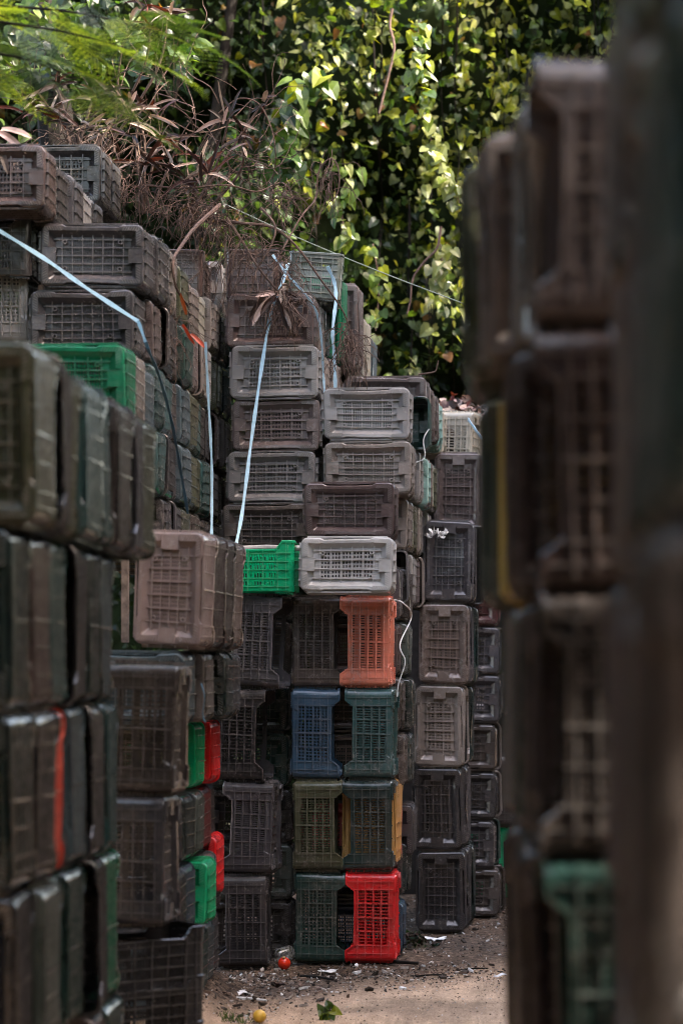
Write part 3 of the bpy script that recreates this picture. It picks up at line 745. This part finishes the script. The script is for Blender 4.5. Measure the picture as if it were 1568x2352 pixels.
def shade_hedge():
    root = thing('shade_tree_belt', 'unseen belt of tall dark trees added behind the photographer as a light blocker', 'trees', (0, -5, 0))  # unseen trees added to cut light from behind the camera
    mb = MB(); nx, nz = 40, 24
    for back in (0, 1):
        for j in range(nz+1):
            for i in range(nx+1):
                x = -11+22*i/nx; z = -.2+7*j/nz
                mb.v.append((x, (1.0*noise.noise(Vector((x*.5, z*.5, 8))) if not back else -2.5), z))
    k = (nx+1)*(nz+1)
    for j in range(nz):
        for i in range(nx):
            a = j*(nx+1)+i; mb.f.append([a+nx+1, a+nx+2, a+1, a]); mb.f.append([k+a, k+a+1, k+a+nx+2, k+a+nx+1])
    for i in range(nx):
        a = nz*(nx+1)+i; mb.f.append([a, k+a, k+a+1, a+1])
    mb.m = [0]*len(mb.f); mb.build('inner_growth', bpy.data.materials['inner_growth'], root, smooth=True)
    mb = MB()
    for _ in range(5000):
        x, z = U(-11, 11), U(0, 7)
        heart(mb, Vector((x, .1+noise.noise(Vector((x*.5, z*.5, 8)))+random.gauss(0, .2), z)), Vector((0, .75, .5))+rv(.4), Vector((0, 0, -1))+rv(.35), U(.16, .3), random.choice((0, 0, 1)))
    mb.build('foliage', LEAF, root)
shade_hedge()
def left_shade_belt():
    src = [o for o in C.objects if o.name.startswith('shade_tree_belt')][0]
    o = src.copy(); C.objects.link(o); o.location = (-5.2, 3, 0); o.rotation_euler = (0, 0, R(-90))  # unseen second belt, added to darken the foreground from the left
    o['label'] = 'unseen belt of tall dark trees added at left to darken the foreground'
    for ch in src.children:
        c = ch.copy(); C.objects.link(c); c.parent = o
left_shade_belt()
def limb(mb, pts, r0, r1, n=8): mb.tube(spline(pts, 5), r0, r1, n)
def frond(mb, p, d, L, mi):
    d = d.normalized(); side = d.cross(Z_).normalized(); nrm = side.cross(d)
    K = 15
    for k in range(K):
        t = (k+1)/K; c = p+d*L*t-Z_*(L*.32*t*t)
        ln = L*.34*math.sin(math.pi*min(1, .18+.8*t))+.015
        for s in (-1, 1):
            dd = (side*s+d*.55-Z_*.15).normalized(); J = 9
            for j in range(J):
                q = c+dd*ln*(j+1)/J; a = ln/J*.95; ax = dd.cross(nrm)
                mb.add([q-ax*a*1.1, q-dd*a*.35, q+ax*a*1.1, q+dd*a*.35], [(0, 1, 2, 3)], mi)
def crown(mb, base):  # unseen canopy added overhead to block sky and dapple the sun
    for q in range(1400):
        p = Vector((U(-4.5, 4.5), U(-4, 9.4), U(5.4, 7.5))) if q < 1250 else Vector((U(-3.2, -.7), U(11.4, 13.9), U(6.1, 7.4)))
        a = U(0, 6.28)
        frond(mb, p-base, Vector((math.cos(a), math.sin(a), U(-.4, .2))), U(.5, .9), random.choice((0, 0, 1)))
def feathery_tree():
    root = thing('feathery_tree', 'feathery-leaved tree reaching in at top left, out of focus, with added shade canopy overhead', 'tree', (-2.95, 10.2, .14))
    mb = MB(); limb(mb, [(0, 0, -.16), (.05, 0, 1.6), (-.04, .05, 3.2), (.12, 0, 4.6)], .13, .08); mb.build('trunk', BARK, root)
    tips = []
    for pts in ([(.1, 0, 3.9), (.6, -.1, 4.25), (1.1, -.2, 4.22), (1.5, -.3, 4.1)], [(.1, 0, 4.1), (.5, .2, 4.4), (1.1, .2, 4.4), (1.55, .1, 4.28)],
                [(.1, 0, 3.9), (.6, -.1, 4.12), (1.0, -.2, 4.1), (1.3, -.2, 3.98)], [(.1, 0, 4.5), (0, .3, 5.1), (-.3, .7, 5.4)]):
        b = MB(); limb(b, pts, .013, .002, 6); b.build('branch', BARK, root); tips.append(spline(pts, 5))
    mb = MB()
    for sp in tips:
        for _ in range(17):
            p = sp[random.randrange(len(sp)//3, len(sp))]+rv(.03)
            a = U(-1.3, 1.3)
            frond(mb, p, Vector((math.cos(a), math.sin(a)*.8, U(-.7, .2))), U(.26, .46), random.choice((0, 1, 2, 2)))
    crown(mb, root.location)
    mb.build('foliage', [leafmat('feather_mid', (.05, .085, .015)), leafmat('feather_dark', (.016, .032, .012)), leafmat('feather_yellow', (.17, .22, .026))], root)
feathery_tree()
def trunk_tree(label, pts, r0, r1, crown):
    base = Vector(pts[0]); root = thing('tree', label, 'tree', base)
    mb = MB(); limb(mb, [Vector(p)-base for p in pts], r0, r1, 10); mb.build('trunk', BARK, root)
    mb = MB()
    for c, rad, n in crown:
        for _ in range(n):
            q = Vector(c)+rv(rad*.5)
            heart(mb, q-base, Vector((0, -.5, .7))+rv(.5), Vector((0, -.2, -1))+rv(.6), U(.07, .13), random.choice((0, 0, 1)))
    mb.build('crown', LEAF, root)
trunk_tree('dark tree trunk with pale bark patch at far left, above the crates', [(-3.0, 16.6, 0), (-3.0, 16.6, 3), (-2.93, 16.5, 5.2), (-3.08, 16.5, 6.3), (-3.0, 16.5, 7.6)], .15, .10,
           [((-3.0, 16.5, 8.0), 1.1, 900), ((-3.9, 16.7, 7.3), .9, 600), ((-3.6, 16.2, 5.0), .5, 260), ((-2.85, 16.1, 5.9), .45, 200)])
trunk_tree('leaning dark tree trunk behind the dry stems, left of centre', [(-2.6, 20.0, 0), (-2.5, 20.0, 3), (-2.35, 19.9, 5.2), (-2.1, 19.9, 7.2)], .08, .045,
           [((-1.7, 17.1, 7.9), .8, 700), ((-2.5, 17.0, 7.4), .6, 400)])
def plant(u, v, d, n, size, label, mats=(1, 1, 0), spread=.1):
    b = P(u, v, d); root = thing('leafy_plant', label, 'plant', b); st = MB(); lf = MB()
    for i in range(max(3, n//4)):
        tip = Vector((U(-1, 1)*spread, U(-1, 0.3)*spread, U(.4, 1)*spread*1.5)); st.tube(spline([Vector((0, 0, -.02)), tip*.5+Vector((0, 0, spread*.2)), tip], 3), .004, .002, 5)
        for k in range(4): heart(lf, tip*U(.5, 1.05), Vector((0, -.6, .7))+rv(.4), Vector((tip.x, tip.y, -.03))*3+rv(.3), U(.7, 1.2)*size, random.choice(mats))
    st.build('stem', TWIG, root); lf.build('foliage', LEAF, root)
plant(70, 270, 14.6, 60, .13, 'broad-leaved green shrub between the tree trunk and the photo edge', (1, 1, 0), .36)
plant(400, 240, 15.6, 40, .12, 'dark green leafy shrub behind the dry stems', (0, 1), .3)
plant(478, 2262, 12.9, 14, .05, 'low green plant sprouting beside the lowest left crates', (1, 3), .09)
plant(752, 2346, 11.75, 5, .06, 'single broad green seedling at the bottom edge of the path', (1, 2), .05)
def grass(u, v, label, n=70):
    d = HC*F/(v-YH); b = P(u, v, d); mb = MB()
    for _ in range(n):
        p = Vector((random.gauss(0, .05), random.gauss(0, .05), -.01)); t = Vector((U(-.04, .04), U(-.04, .04), U(.02, .06))); s = Vector((.0035, 0, 0))
        mb.add([p-s, p+s, p+t], [(0, 1, 2)], 0)
    o = mb.build('grass_tuft', LEAF[1], loc=b); tag(o, label, 'grass')
grass(505, 2340, 'small grass tuft at the bottom edge left of the yellow ball')
grass(545, 2348, 'sparse grass tuft just beside the yellow ball', 40)

# ------------------------------------------------------------------ dead plants on top of the left wall
def strap_leaf(mb, p, d, L, w, mi, droop):
    d = d.normalized(); pts = []; c = Vector(p); v = d.copy(); K = 6
    sd = v.cross(Vector((U(-.9, .9), -.8, U(-.9, .9)))).normalized()
    o = len(mb.v)
    for i in range(K+1):
        t = i/K; ww = w*(.45+1.2*t)*(1-t)**.55*1.5+.0015
        nn = sd.cross(v).normalized()
        mb.v += [tuple(c-sd*ww/2+nn*ww*.18), tuple(c), tuple(c+sd*ww/2+nn*ww*.18)]
        c = c+v*(L/K); v = (v+Vector((0, 0, -droop/K))+rv(.03)).normalized()
    for i in range(K):
        for k in (0, 1): mb.f.append([o+i*3+k, o+i*3+k+1, o+i*3+k+4, o+i*3+k+3]); mb.m.append(mi)
def dead_plant(label, foot, heads):
    base = P(*foot); root = thing('dead_plant', label, 'dead plant', base)
    for hd in heads:
        u, v, d, n, L, up = hd; top = P(u, v, d)-base
        mid = top*.55+Vector((U(-.12, .12), U(-.1, .1), U(.0, .12)))
        st = MB(); st.tube(spline([Vector((U(-.05, .05), 0, -.05)), mid, top], 6), .010, .006, 6); st.build('stem', TWIG, root)
        lf = MB()
        for k in range(n):
            a = 2*math.pi*k/n+U(-.3, .3)
            dr = Vector((math.cos(a)*.8+U(-.3, .3), math.sin(a)*.55-.12, U(-.5, 1.1)*(up if abs(up) > .7 else .7)))
            strap_leaf(lf, top+rv(.02), dr, L*U(.45, 1.0), U(.012, .026), random.choice((0, 0, 1, 1, 1, 2)), U(.1, 1.0))
        lf.build('leaf_cluster', DRY, root)
dead_plant('dead strap-leaved plant with splayed white leaves, right end of the dry tangle', (440, 500, 14.2),
           [(470, 395, 13.9, 13, .24, 1.5), (525, 272, 14.1, 9, .22, 1.6), (560, 315, 14.0, 6, .17, -.8), (430, 420, 13.9, 9, .22, .8), (600, 240, 14.2, 4, .12, -1)])
dead_plant('dead strap-leaved plant, brown and dense, in the middle of the dry tangle', (330, 470, 14.0),
           [(300, 250, 13.9, 13, .24, .9), (345, 260, 14.0, 12, .22, .4), (365, 320, 13.9, 13, .26, .6), (330, 370, 13.8, 12, .22, .5), (390, 380, 13.9, 9, .2, .5), (410, 330, 14.1, 8, .2, .8)])
dead_plant('dead strap-leaved plant leaning left above the dark brown crate', (190, 345, 13.7),
           [(130, 200, 13.9, 8, .24, 1.4), (185, 290, 13.7, 13, .24, .4), (110, 255, 13.8, 11, .24, .5), (220, 225, 13.8, 11, .22, .4), (60, 250, 13.8, 8, .22, .3), (250, 300, 13.8, 10, .2, .3)])
dead_plant('dead strap-leaved stalk with reddish leaves high at the top left', (250, 330, 14.6), [(335, 12, 14.5, 10, .22, -.5), (385, 30, 14.5, 8, .22, -.4), (345, 60, 14.4, 5, .2, .2)])
o = MB()
for k in range(5): strap_leaf(o, rv(.03), Vector((U(-.6, .6), -.2, U(-.6, .1))), U(.16, .24), .03, random.choice((0, 1, 2)), .6)
tag(o.build('dead_leaf', DRY, loc=P(10, 318, 11.6)), 'pale dead leaves lying on the dark brown crate at the photo edge', 'dead leaf')
def tangle(u, v, d, ru, rv_, n, L, label, name='dry_roots', r=.0035, hang=.5, kind='stuff', rd=.1):
    c = P(u, v, d); mb = MB(); sc = d/F
    for _ in range(n):
        p = Vector((random.gauss(0, ru*sc*.5), random.gauss(0, rd), random.gauss(0, rv_*sc*.5))); dr = rv(1).normalized(); pts = [p]; K = 8
        for k in range(K):
            dr = (dr+rv(.33)+Vector((0, 0, -hang*.35))).normalized(); p = p+dr*L/K*U(.5, 1.2); pts.append(p)
        mb.tube(spline(pts, 2), r*U(.6, 1.3), r*.5, 4)
    o = mb.build(name, DRY[random.choice((0, 1))] if 0 else TWIG, loc=c); tag(o, label, 'dry roots', kind=kind); return o
tangle(300, 420, 13.75, 75, 50, 80, .3, 'thick tangle of dry roots over the black topmost crates', r=.0026, hang=.35)
tangle(430, 470, 13.9, 95, 42, 110, .32, 'thick tangle of pale dry roots over the twig-buried crate', r=.0026, hang=.35)
tangle(490, 500, 14.0, 32, 36, 70, .3, 'pale dry root mop above the end of the left wall', r=.0036, hang=.8)
tangle(180, 330, 13.2, 75, 20, 60, .26, 'dry rootlets lying along the tops of the black crates', r=.003, hang=.4)
tangle(330, 250, 14.3, 240, 120, 50, .8, 'wide net of thin dry tendrils behind the dead leaves', r=.004, hang=.1, rd=.25)
tangle(590, 370, 14.4, 80, 100, 34, .6, 'loose curling tendrils right of the splayed dead leaves', r=.0034, hang=.1)
tangle(560, 560, 13.95, 55, 60, 60, .5, 'thin dry rootlets hanging over the small dark upright crate', r=.0028, hang=1)
tangle(640, 455, 14.2, 22, 45, 45, .3, 'loose knot of dry tendrils above the strapped stack', r=.003, hang=.4)
tangle(655, 610, 14.0, 14, 40, 40, .25, 'dry tuft beside the mint-grey upright crate', r=.003, hang=.8)
tangle(645, 695, 13.95, 42, 30, 80, .26, 'dry root bunch hanging over the strap on the dark brown crate', r=.004, hang=1)
tangle(800, 790, 14.15, 15, 50, 80, .26, 'long bunch of dry roots hanging at the right of the straps', r=.0034, hang=1.2)
tangle(402, 755, 12.6, 16, 50, 30, .3, 'dry shreds hanging down the left wall', r=.003, hang=1.3)
mb = MB(); c = P(645, 672, 13.92)
for k in range(12): strap_leaf(mb, rv(.03), Vector((U(-.8, .8), -.3, U(-1.3, .15))), U(.10, .24), .030, random.choice((0, 1, 1)), .8)
tag(mb.build('dead_leaf', DRY, loc=c), 'bunch of curled brown dead leaves tied at the strap knot', 'dead leaf')
def twig(label, pts, r=.006, r1=.003, m=None, cat='twig', name='dry_branch'):
    P3 = [P(*p) for p in pts]; mb = MB(); mb.tube(spline([p-P3[0] for p in P3], 6), r, r1, 6)
    return tag(mb.build(name, m or TWIG, loc=P3[0]), label, cat)
twig('long dry branch arching from the left wall over the mint-grey crate', [(500, 505, 14.0), (560, 513, 13.9), (625, 522, 13.9), (680, 565, 13.9), (735, 640, 13.95), (790, 720, 14.05), (812, 800, 14.1)], .010, .004)
twig('dry branch slanting down to the strap knot', [(520, 500, 13.9), (560, 560, 13.9), (590, 610, 13.85), (640, 672, 13.9)], .009, .005)
twig('forked dry branch crossing the small dark upright crate', [(600, 478, 14.0), (632, 520, 13.9), (620, 570, 13.85), (590, 620, 13.85), (575, 680, 13.85)], .008, .003)
twig('thin dry branch at the left of the small dark upright crate', [(560, 540, 13.9), (540, 580, 13.85), (532, 630, 13.85)], .006, .003)
twig('reddish dry branch curling down the face of the left wall', [(505, 470, 13.7), (450, 520, 13.2), (420, 560, 12.8), (398, 600, 12.4), (405, 660, 12.4), (430, 700, 12.6)], .012, .005)
twig('thin bent twig sticking out above the peeking dark brown crate', [(960, 860, 14.7), (985, 857, 14.7), (999, 853, 14.7), (1003, 842, 14.7), (1006, 828, 14.7)], .006, .004)
twig('dry tendril loop hanging against the green vines', [(640, 590, 14.6), (690, 500, 14.8), (725, 455, 15.0), (730, 400, 15.0), (748, 370, 15.0), (768, 368, 15.0), (779, 400, 15.0), (776, 440, 15.0), (763, 462, 15.0)], .006, .004)
tangle(760, 415, 15.0, 12, 55, 26, .35, 'shaggy dry shreds on the looped tendril', r=.003, hang=1.2)
twig('long thin dry tendril arching over the splayed dead leaves', [(500, 262, 14.2), (545, 228, 14.2), (590, 235, 14.2), (618, 280, 14.2), (632, 340, 14.2), (628, 400, 14.3), (600, 430, 14.3)], .005, .003)
twig('dry tendril running level across the tangle to the right', [(330, 425, 13.9), (420, 432, 13.9), (520, 425, 13.9), (590, 440, 14.1), (650, 420, 14.2), (680, 470, 14.2), (708, 520, 14.2)], .006, .003)
twig('dark bent branch rising at the left of the tangle', [(140, 420, 13.9), (175, 330, 13.9), (205, 250, 13.9), (250, 190, 14), (310, 150, 14.1)], .012, .004, BARK)
twig('thin dark branch curving in the upper left', [(100, 150, 14.5), (190, 130, 14.5), (300, 85, 14.5), (370, 70, 14.5)], .007, .003, BARK)
twig('dry twig hanging down against the dark gap at the right', [(1012, 520, 17.2), (1003, 570, 17.2), (975, 600, 17.2), (948, 640, 17.2), (942, 690, 17.2), (934, 722, 17.2)], .010, .006)
twig('woody stem climbing behind the right-hand leaves', [(900, 20, 17.6), (895, 60, 17.6), (905, 110, 17.6), (890, 180, 17.6), (870, 260, 17.6)], .012, .008)

# ------------------------------------------------------------------ straps, cords, wire
def pp(name, col, rough=.4): return simple(name, col, rough, .12, 40)
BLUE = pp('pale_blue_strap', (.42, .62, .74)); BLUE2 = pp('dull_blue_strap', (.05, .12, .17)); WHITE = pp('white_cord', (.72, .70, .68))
def strap(label, pts, w=.02, m=BLUE, side=X_):
    P3 = [P(*p) for p in pts]; mb = MB(); mb.ribbon(spline([p-P3[0] for p in P3], 5), w, .0012, side)
    return tag(mb.build('strap', m, loc=P3[0]), label, 'strap')
strap('pale blue strap slanting over the grey crates of the left wall', [(-30, 512, 11.55), (100, 592, 11.6), (200, 662, 11.6), (318, 738, 11.58)], .018, BLUE, Vector((.3, 0, 1)))
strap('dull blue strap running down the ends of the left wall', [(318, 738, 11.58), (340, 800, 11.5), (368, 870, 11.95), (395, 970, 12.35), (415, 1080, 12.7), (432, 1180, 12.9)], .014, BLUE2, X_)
strap('pale blue strap hanging straight down the inner end of the left wall', [(472, 785, 13.6), (478, 900, 13.7), (486, 1050, 13.75), (487, 1150, 13.75), (486, 1232, 13.7)], .014, BLUE)
strap('pale blue strap tied at a knot, slanting down to the green open crate', [(662, 604, 14.0), (650, 645, 13.95), (640, 672, 13.95), (622, 720, 14.0), (600, 850, 14.0), (575, 1030, 13.98), (556, 1180, 13.9), (539, 1266, 13.75)], .018, BLUE)
strap('pale blue strap running from the small upright crate down the stack side', [(626, 585, 13.95), (655, 625, 13.95), (700, 675, 14.0), (728, 720, 14.1), (738, 780, 14.2), (742, 850, 14.3), (745, 902, 14.3)], .013, BLUE)
strap('pale blue strap hanging down the corner of the mint-grey crate', [(752, 612, 14.25), (768, 650, 14.3), (771, 690, 14.3), (764, 760, 14.3), (768, 830, 14.35), (770, 896, 14.35)], .019, BLUE)
strap('short pale blue strap at the far cream crate, running right', [(1074, 962, 16.2), (1090, 985, 16.0), (1108, 1008, 15.8)], .02, BLUE, Z_)
twig('thin grey-green wire stretched across the vines to the right wall', [(515, 468, 15.0), (700, 553, 15.0), (900, 635, 15.0), (1130, 722, 15.0)], .0035, .0035, simple('wire', (.16, .19, .14), .5), 'wire', 'wire')
twig('white cord dangling beside the dusty orange crate', [(905, 1378, 13.75), (925, 1385, 13.7), (945, 1415, 13.9), (918, 1480, 13.75), (930, 1520, 13.75), (915, 1570, 13.75), (912, 1600, 13.75)], .004, .003, WHITE, 'cord', 'cord')
twig('white twisted cord end beside the rosy brown crate', [(498, 1290, 11.6), (510, 1340, 11.6), (502, 1420, 11.6), (520, 1450, 11.55), (530, 1468, 11.55)], .007, .006, WHITE, 'cord', 'cord')
twig('white cord inside the open dark green crate', [(985, 985, 14.7), (972, 1010, 14.7), (975, 1050, 14.7), (955, 1062, 14.7)], .004, .003, WHITE, 'cord', 'cord')
twig('thin blue string hanging off the grey-brown low crate', [(462, 1570, 10.7), (470, 1600, 10.7), (466, 1640, 10.75), (472, 1660, 10.75)], .003, .003, BLUE2, 'string', 'string')
def shred(label, u, v, d, w, h, n, m, name='plastic_shred'):
    mb = MB(); c = P(u, v, d); sc = d/F
    for _ in range(n):
        p = Vector((U(-1, 1)*w*sc/2, U(-.02, 0), U(-1, 1)*h*sc/2)); a = rv(1).normalized()*U(.01, .022); b = rv(1).normalized()*U(.008, .018)
        k = a.cross(b).normalized()*.0015
        q = [p-a-b*.6, p+a*.7-b, p+a+b*.7, p-a*.6+b]; mb.add([x+k for x in q]+[x-k for x in q], [(0, 1, 2, 3), (7, 6, 5, 4), (0, 4, 5, 1), (1, 5, 6, 2), (2, 6, 7, 3), (3, 7, 4, 0)])
    return tag(mb.build(name, m, loc=c), label, 'plastic scrap')
shred('white torn plastic caught on the top edge of the charcoal crate', 1003, 1226, 15.36, 46, 18, 26, WHITE)
orange = leafmat('orange_leaf', (.30, .055, .02), .4, .3, (1.3, .7, .4))
mb = MB()
for p, d_, L in (((0, 0, 0), (.6, 0, -.8), .12), ((.04, 0, -.05), (.7, 0, -.5), .1), ((.02, 0, .05), (-.2, 0, .9), .12)): strap_leaf(mb, p, Vector(d_), L, .02, 0, .4)
tag(mb.build('dead_leaf', orange, loc=P(420, 745, 12.3)), 'bright orange dried leaf strips caught on the left wall', 'dead leaf')

# ------------------------------------------------------------------ small things on the ground
def gp(u, v): return P(u, v, HC*F/(v-YH))
def lathe(prof, n=20):
    mb = MB()
    for r, z in prof:
        for k in range(n): t = 2*math.pi*k/n; mb.v.append((r*math.cos(t), r*math.sin(t), z))
    for i in range(len(prof)-1):
        for k in range(n): k2 = (k+1) % n; mb.f.append([i*n+k, i*n+k2, (i+1)*n+k2, (i+1)*n+k]); mb.m.append(0)
    return mb
def sphere_prof(r, n=12): return [(max(.0004, r*math.sin(math.pi*i/n)), r-r*math.cos(math.pi*i/n)) for i in range(n+1)]
redm = simple('red_ball', (.62, .03, .01), .22, .15, 8); b = lathe(sphere_prof(.036)); root = thing('ball', 'shiny red ball on the dirt in front of the clear jar', 'ball', gp(653, 2227))
b.build('shell', redm, root, True); k = lathe([(.008, .070), (.008, .080), (.0005, .081)]).build('cap', simple('brass', (.4, .25, .1), .4), root)
for o in list(root.children): o.rotation_euler = (R(30), 0, 0); o.location = (0, .015, .004)
ym = simple('yellow_fruit', (.62, .36, .04), .5, .2, 30); tag(lathe([(r*1.0, z*.95) for r, z in sphere_prof(.033)]).build('lemon', ym, None, True, gp(596, 2349)), 'small yellow fruit on the path at the bottom edge', 'fruit')
glass = simple('clear_plastic', (.80, .78, .74), .06, .02, 6, 0, .92)
root = thing('jar', 'clear plastic jar lying on its side behind the red ball', 'jar', gp(640, 2221))
j = lathe([(.0005, 0), (.045, 0), (.048, .01), (.048, .09), (.040, .105), (.036, .105), (.036, .12), (.034, .12), (.034, .104), (.045, .088), (.045, .012), (.0005, .006)], 24).build('body', glass, root, True)
j.rotation_euler = (R(78), R(0), R(118)); j.location = (-.02, .04, .05)
cap = lathe([(.0005, .016), (.015, .016), (.016, .012), (.016, 0), (.013, 0), (.013, .01), (.0005, .011)]).build('bottle_cap', WHITE, None, False, gp(677, 2215)+Vector((0, 0, .016))); cap.rotation_euler = (R(80), 0, 0)
tag(cap, 'white bottle cap on edge beside the red ball', 'bottle cap')
def paper(label, u, v, w, l, m=None, hh=.02):
    mb = MB(); n = 7
    for t in (0, 1):
        for j in range(n):
            for i in range(n):
                x = (i/(n-1)-.5)*w*(1+.3*math.sin(j*2.3)); y = (j/(n-1)-.5)*l*(1+.25*math.sin(i*1.9))
                mb.v.append((x, y, .006+hh*(.5+noise.noise(Vector((x*22, y*22, u))))+.002*t))
    for j in range(n-1):
        for i in range(n-1):
            a = j*n+i; mb.f.append([a+n*n, a+1+n*n, a+n+1+n*n, a+n+n*n]); mb.f.append([a+n, a+n+1, a+1, a])
    for i in range(n-1):
        for a, b2 in ((i, i+1), ((n-1)*n+i+1, (n-1)*n+i), ((i+1)*n, i*n), (i*n+n-1, (i+1)*n+n-1)): mb.f.append([a, b2, b2+n*n, a+n*n])
    mb.m = [0]*len(mb.f); o = mb.build('paper_scrap', m or WHITE, None, False, gp(u, v)); o.rotation_euler.z = U(-.6, .6); return tag(o, label, 'litter')
paper('crumpled white plastic sheet on the soil left of the white stick', 522, 2288, .19, .14)
paper('small crumpled white paper in front of the dark green crate', 752, 2236, .085, .07)
paper('white crumpled bag on the soil in front of the tall base-out column', 1000, 2162, .12, .10)
paper('white scrap at the foot of the alley, by the right wall', 1172, 1984, .12, .12)
paper('tiny white scrap beside the right wall on the path', 1148, 2247, .06, .03)
paper('pink and white wrapper on the rubbish heap at the alley end', 1180, 1948, .13, .2, simple('pink_wrapper', (.75, .30, .36), .4), .16)
paper('brown dead leaf lying on the path below the paper', 642, 2272, .05, .05, DRY[1], .03)
def gstick(label, a, b, r, m):
    A, B = gp(*a)+Vector((0, 0, r)), gp(*b)+Vector((0, 0, r)); mid = (A+B)/2+Vector((0, .01, .004)); mb = MB(); mb.tube(spline([A-A, mid-A, B-A], 5), r, r*.7, 6)
    return tag(mb.build('stick', m, None, False, A), label, 'stick')
gstick('pale white stick lying on the soil beside the plastic sheet', (520, 2296), (612, 2302), .008, WHITE)
gstick('black stick on the dirt below the white paper', (690, 2246), (765, 2254), .009, BARK)
gstick('thin black stick on the path near the red crate', (948, 2246), (1025, 2242), .006, BARK)
gstick('flat dark stick in front of the red crate', (850, 2214), (960, 2218), .012, BARK)
gstick('thin dark stick near the right wall', (1040, 2232), (1120, 2226), .005, BARK)
gstick('thin twig on the soil by the low plant', (470, 2322), (520, 2314), .005, TWIG)
def heap(label, u, v, w, h, n, mats, name):
    mb = MB(); c = gp(u, v)
    for _ in range(n):
        a = rv(1).normalized()*U(.008, .03); b = rv(1).normalized()*U(.006, .02); x = random.gauss(0, w/2.4); y = random.gauss(0, w/2.4); p = Vector((x, y, h*math.exp(-(x*x+y*y)/(w*w/3))*U(.6, 1)))
        mb.add([p-a, p+b, p+a, p-b], [(0, 1, 2, 3)], random.randrange(len(mats)))
    core = [(w*.75*(1-i/5)+.001, -.02+h*.92*math.sin(math.pi/2*i/5)) for i in range(6)]; q = lathe(core, 16); mb.add(q.v, q.f, 0)
    return tag(mb.build(name, mats, loc=c), label, 'heap', kind=None)
SOILM = simple('soil_heap', (.06, .05, .035), .95, .5, 40)
heap('low mound of dark soil and weeds between the red and black crates', 945, 2172, .17, .09, 260, [SOILM, DRY[1], LEAF[0]], 'soil_mound')
heap('heap of rubbish and dry leaves at the far end of the alley', 1190, 1975, .42, .42, 420, [simple('rubbish', (.25, .19, .16), .8, .6, 12), DRY[0], DRY[1], WHITE], 'rubbish_heap')
def litter():
    mb = MB()
    for _ in range(3600):
        r = random.random()
        if r < .35: x, y = U(-1.45, .1), random.gauss(13.35, .28)
        elif r < .6: x, y = U(-.6, .15), U(14.2, 18)
        elif r < .72: x, y = random.gauss(-1.22, .12), U(11.6, 13.2)
        else: x, y = U(-1.5, .1), U(11.4, 14)
        s = U(.003, .011) if random.random() < .93 else U(.012, .026)
        if y-1.35*x < 13.4: s = min(s, .009)*.6
        p = Vector((x, y, ground_h(x, y)+.002+s*.3)); a = rv(1); a.z *= .35; a = a.normalized()*s; b = rv(1); b.z *= .35; b = b.normalized()*s*.6
        k = Vector((0, 0, s*.25)); q = [p-a, p+b, p+a, p-b]
        mb.add([x_+k for x_ in q]+[x_-k for x_ in q], [(0, 1, 2, 3), (0, 4, 5, 1), (1, 5, 6, 2), (2, 6, 7, 3), (3, 7, 4, 0)], random.choices((0, 1, 2, 3), (5, 4, 3, 1))[0])
    tag(mb.build('ground_litter', [simple('chip_dark', (.05, .04, .033), .9), simple('chip_brown', (.19, .13, .10), .9), simple('chip_pale', (.36, .31, .27), .8), WHITE]), 'chips, gravel and leaf bits strewn over the soil', 'litter', kind='stuff')
litter()
# low roof under brown fallen leaves, at the back
root = thing('lean_to', 'low lean-to roof heaped with brown fallen leaves, far right behind the crates', 'lean-to', (-.25, 17.6, 0))
mb = MB(); mb.box((-.7, -.1, 3.42), (1.5, 1.0, 3.5)); mb.build('roof', WOOD, root)
for x in (-.6, .45): mb = MB(); mb.box((x-.04, -.02, -.02), (x+.04, .06, 3.419)); mb.build('post', WOOD, root)
mb = MB(); mb.box((-.62, .5, 0), (1.45, .56, 3.418)); mb.build('back_wall', simple('dark_boards', (.03, .026, .024), .9), root)
mb = MB()
for _ in range(1500):
    x, y = U(-.72, 1.45), U(-.12, .9); p = Vector((x, y, 3.5+U(0, .02)+.22*max(0, .5+noise.noise(Vector((x*2.5, y*2.5, 0))))*random.random()))
    heart(mb, p, Vector((0, -.5, 1))+rv(.6), rv(1), U(.05, .09), random.randrange(3))
mb.build('fallen_leaves', DRY, root)
# pipe across the bright green crate, post at the low left block
mb = MB(); mb.tube([(0, 0, 0), (.22, .02, .012), (.42, .0, .006)], .017, .017, 10); tag(mb.build('pipe', simple('grey_pipe', (.32, .29, .27), .5), None, False, P(522, 1262, 13.62)), 'grey plastic pipe lying across the bright green open crate', 'pipe')
mb = MB(); mb.box((-.016, -.02, 1.83), (.016, .02, 2.6)); tag(mb.build('wooden_post', WOOD, None, False, (XU(288, 11.6), 11.6, 0)), 'weathered wooden post standing in the gap left of the rosy brown crate', 'post')
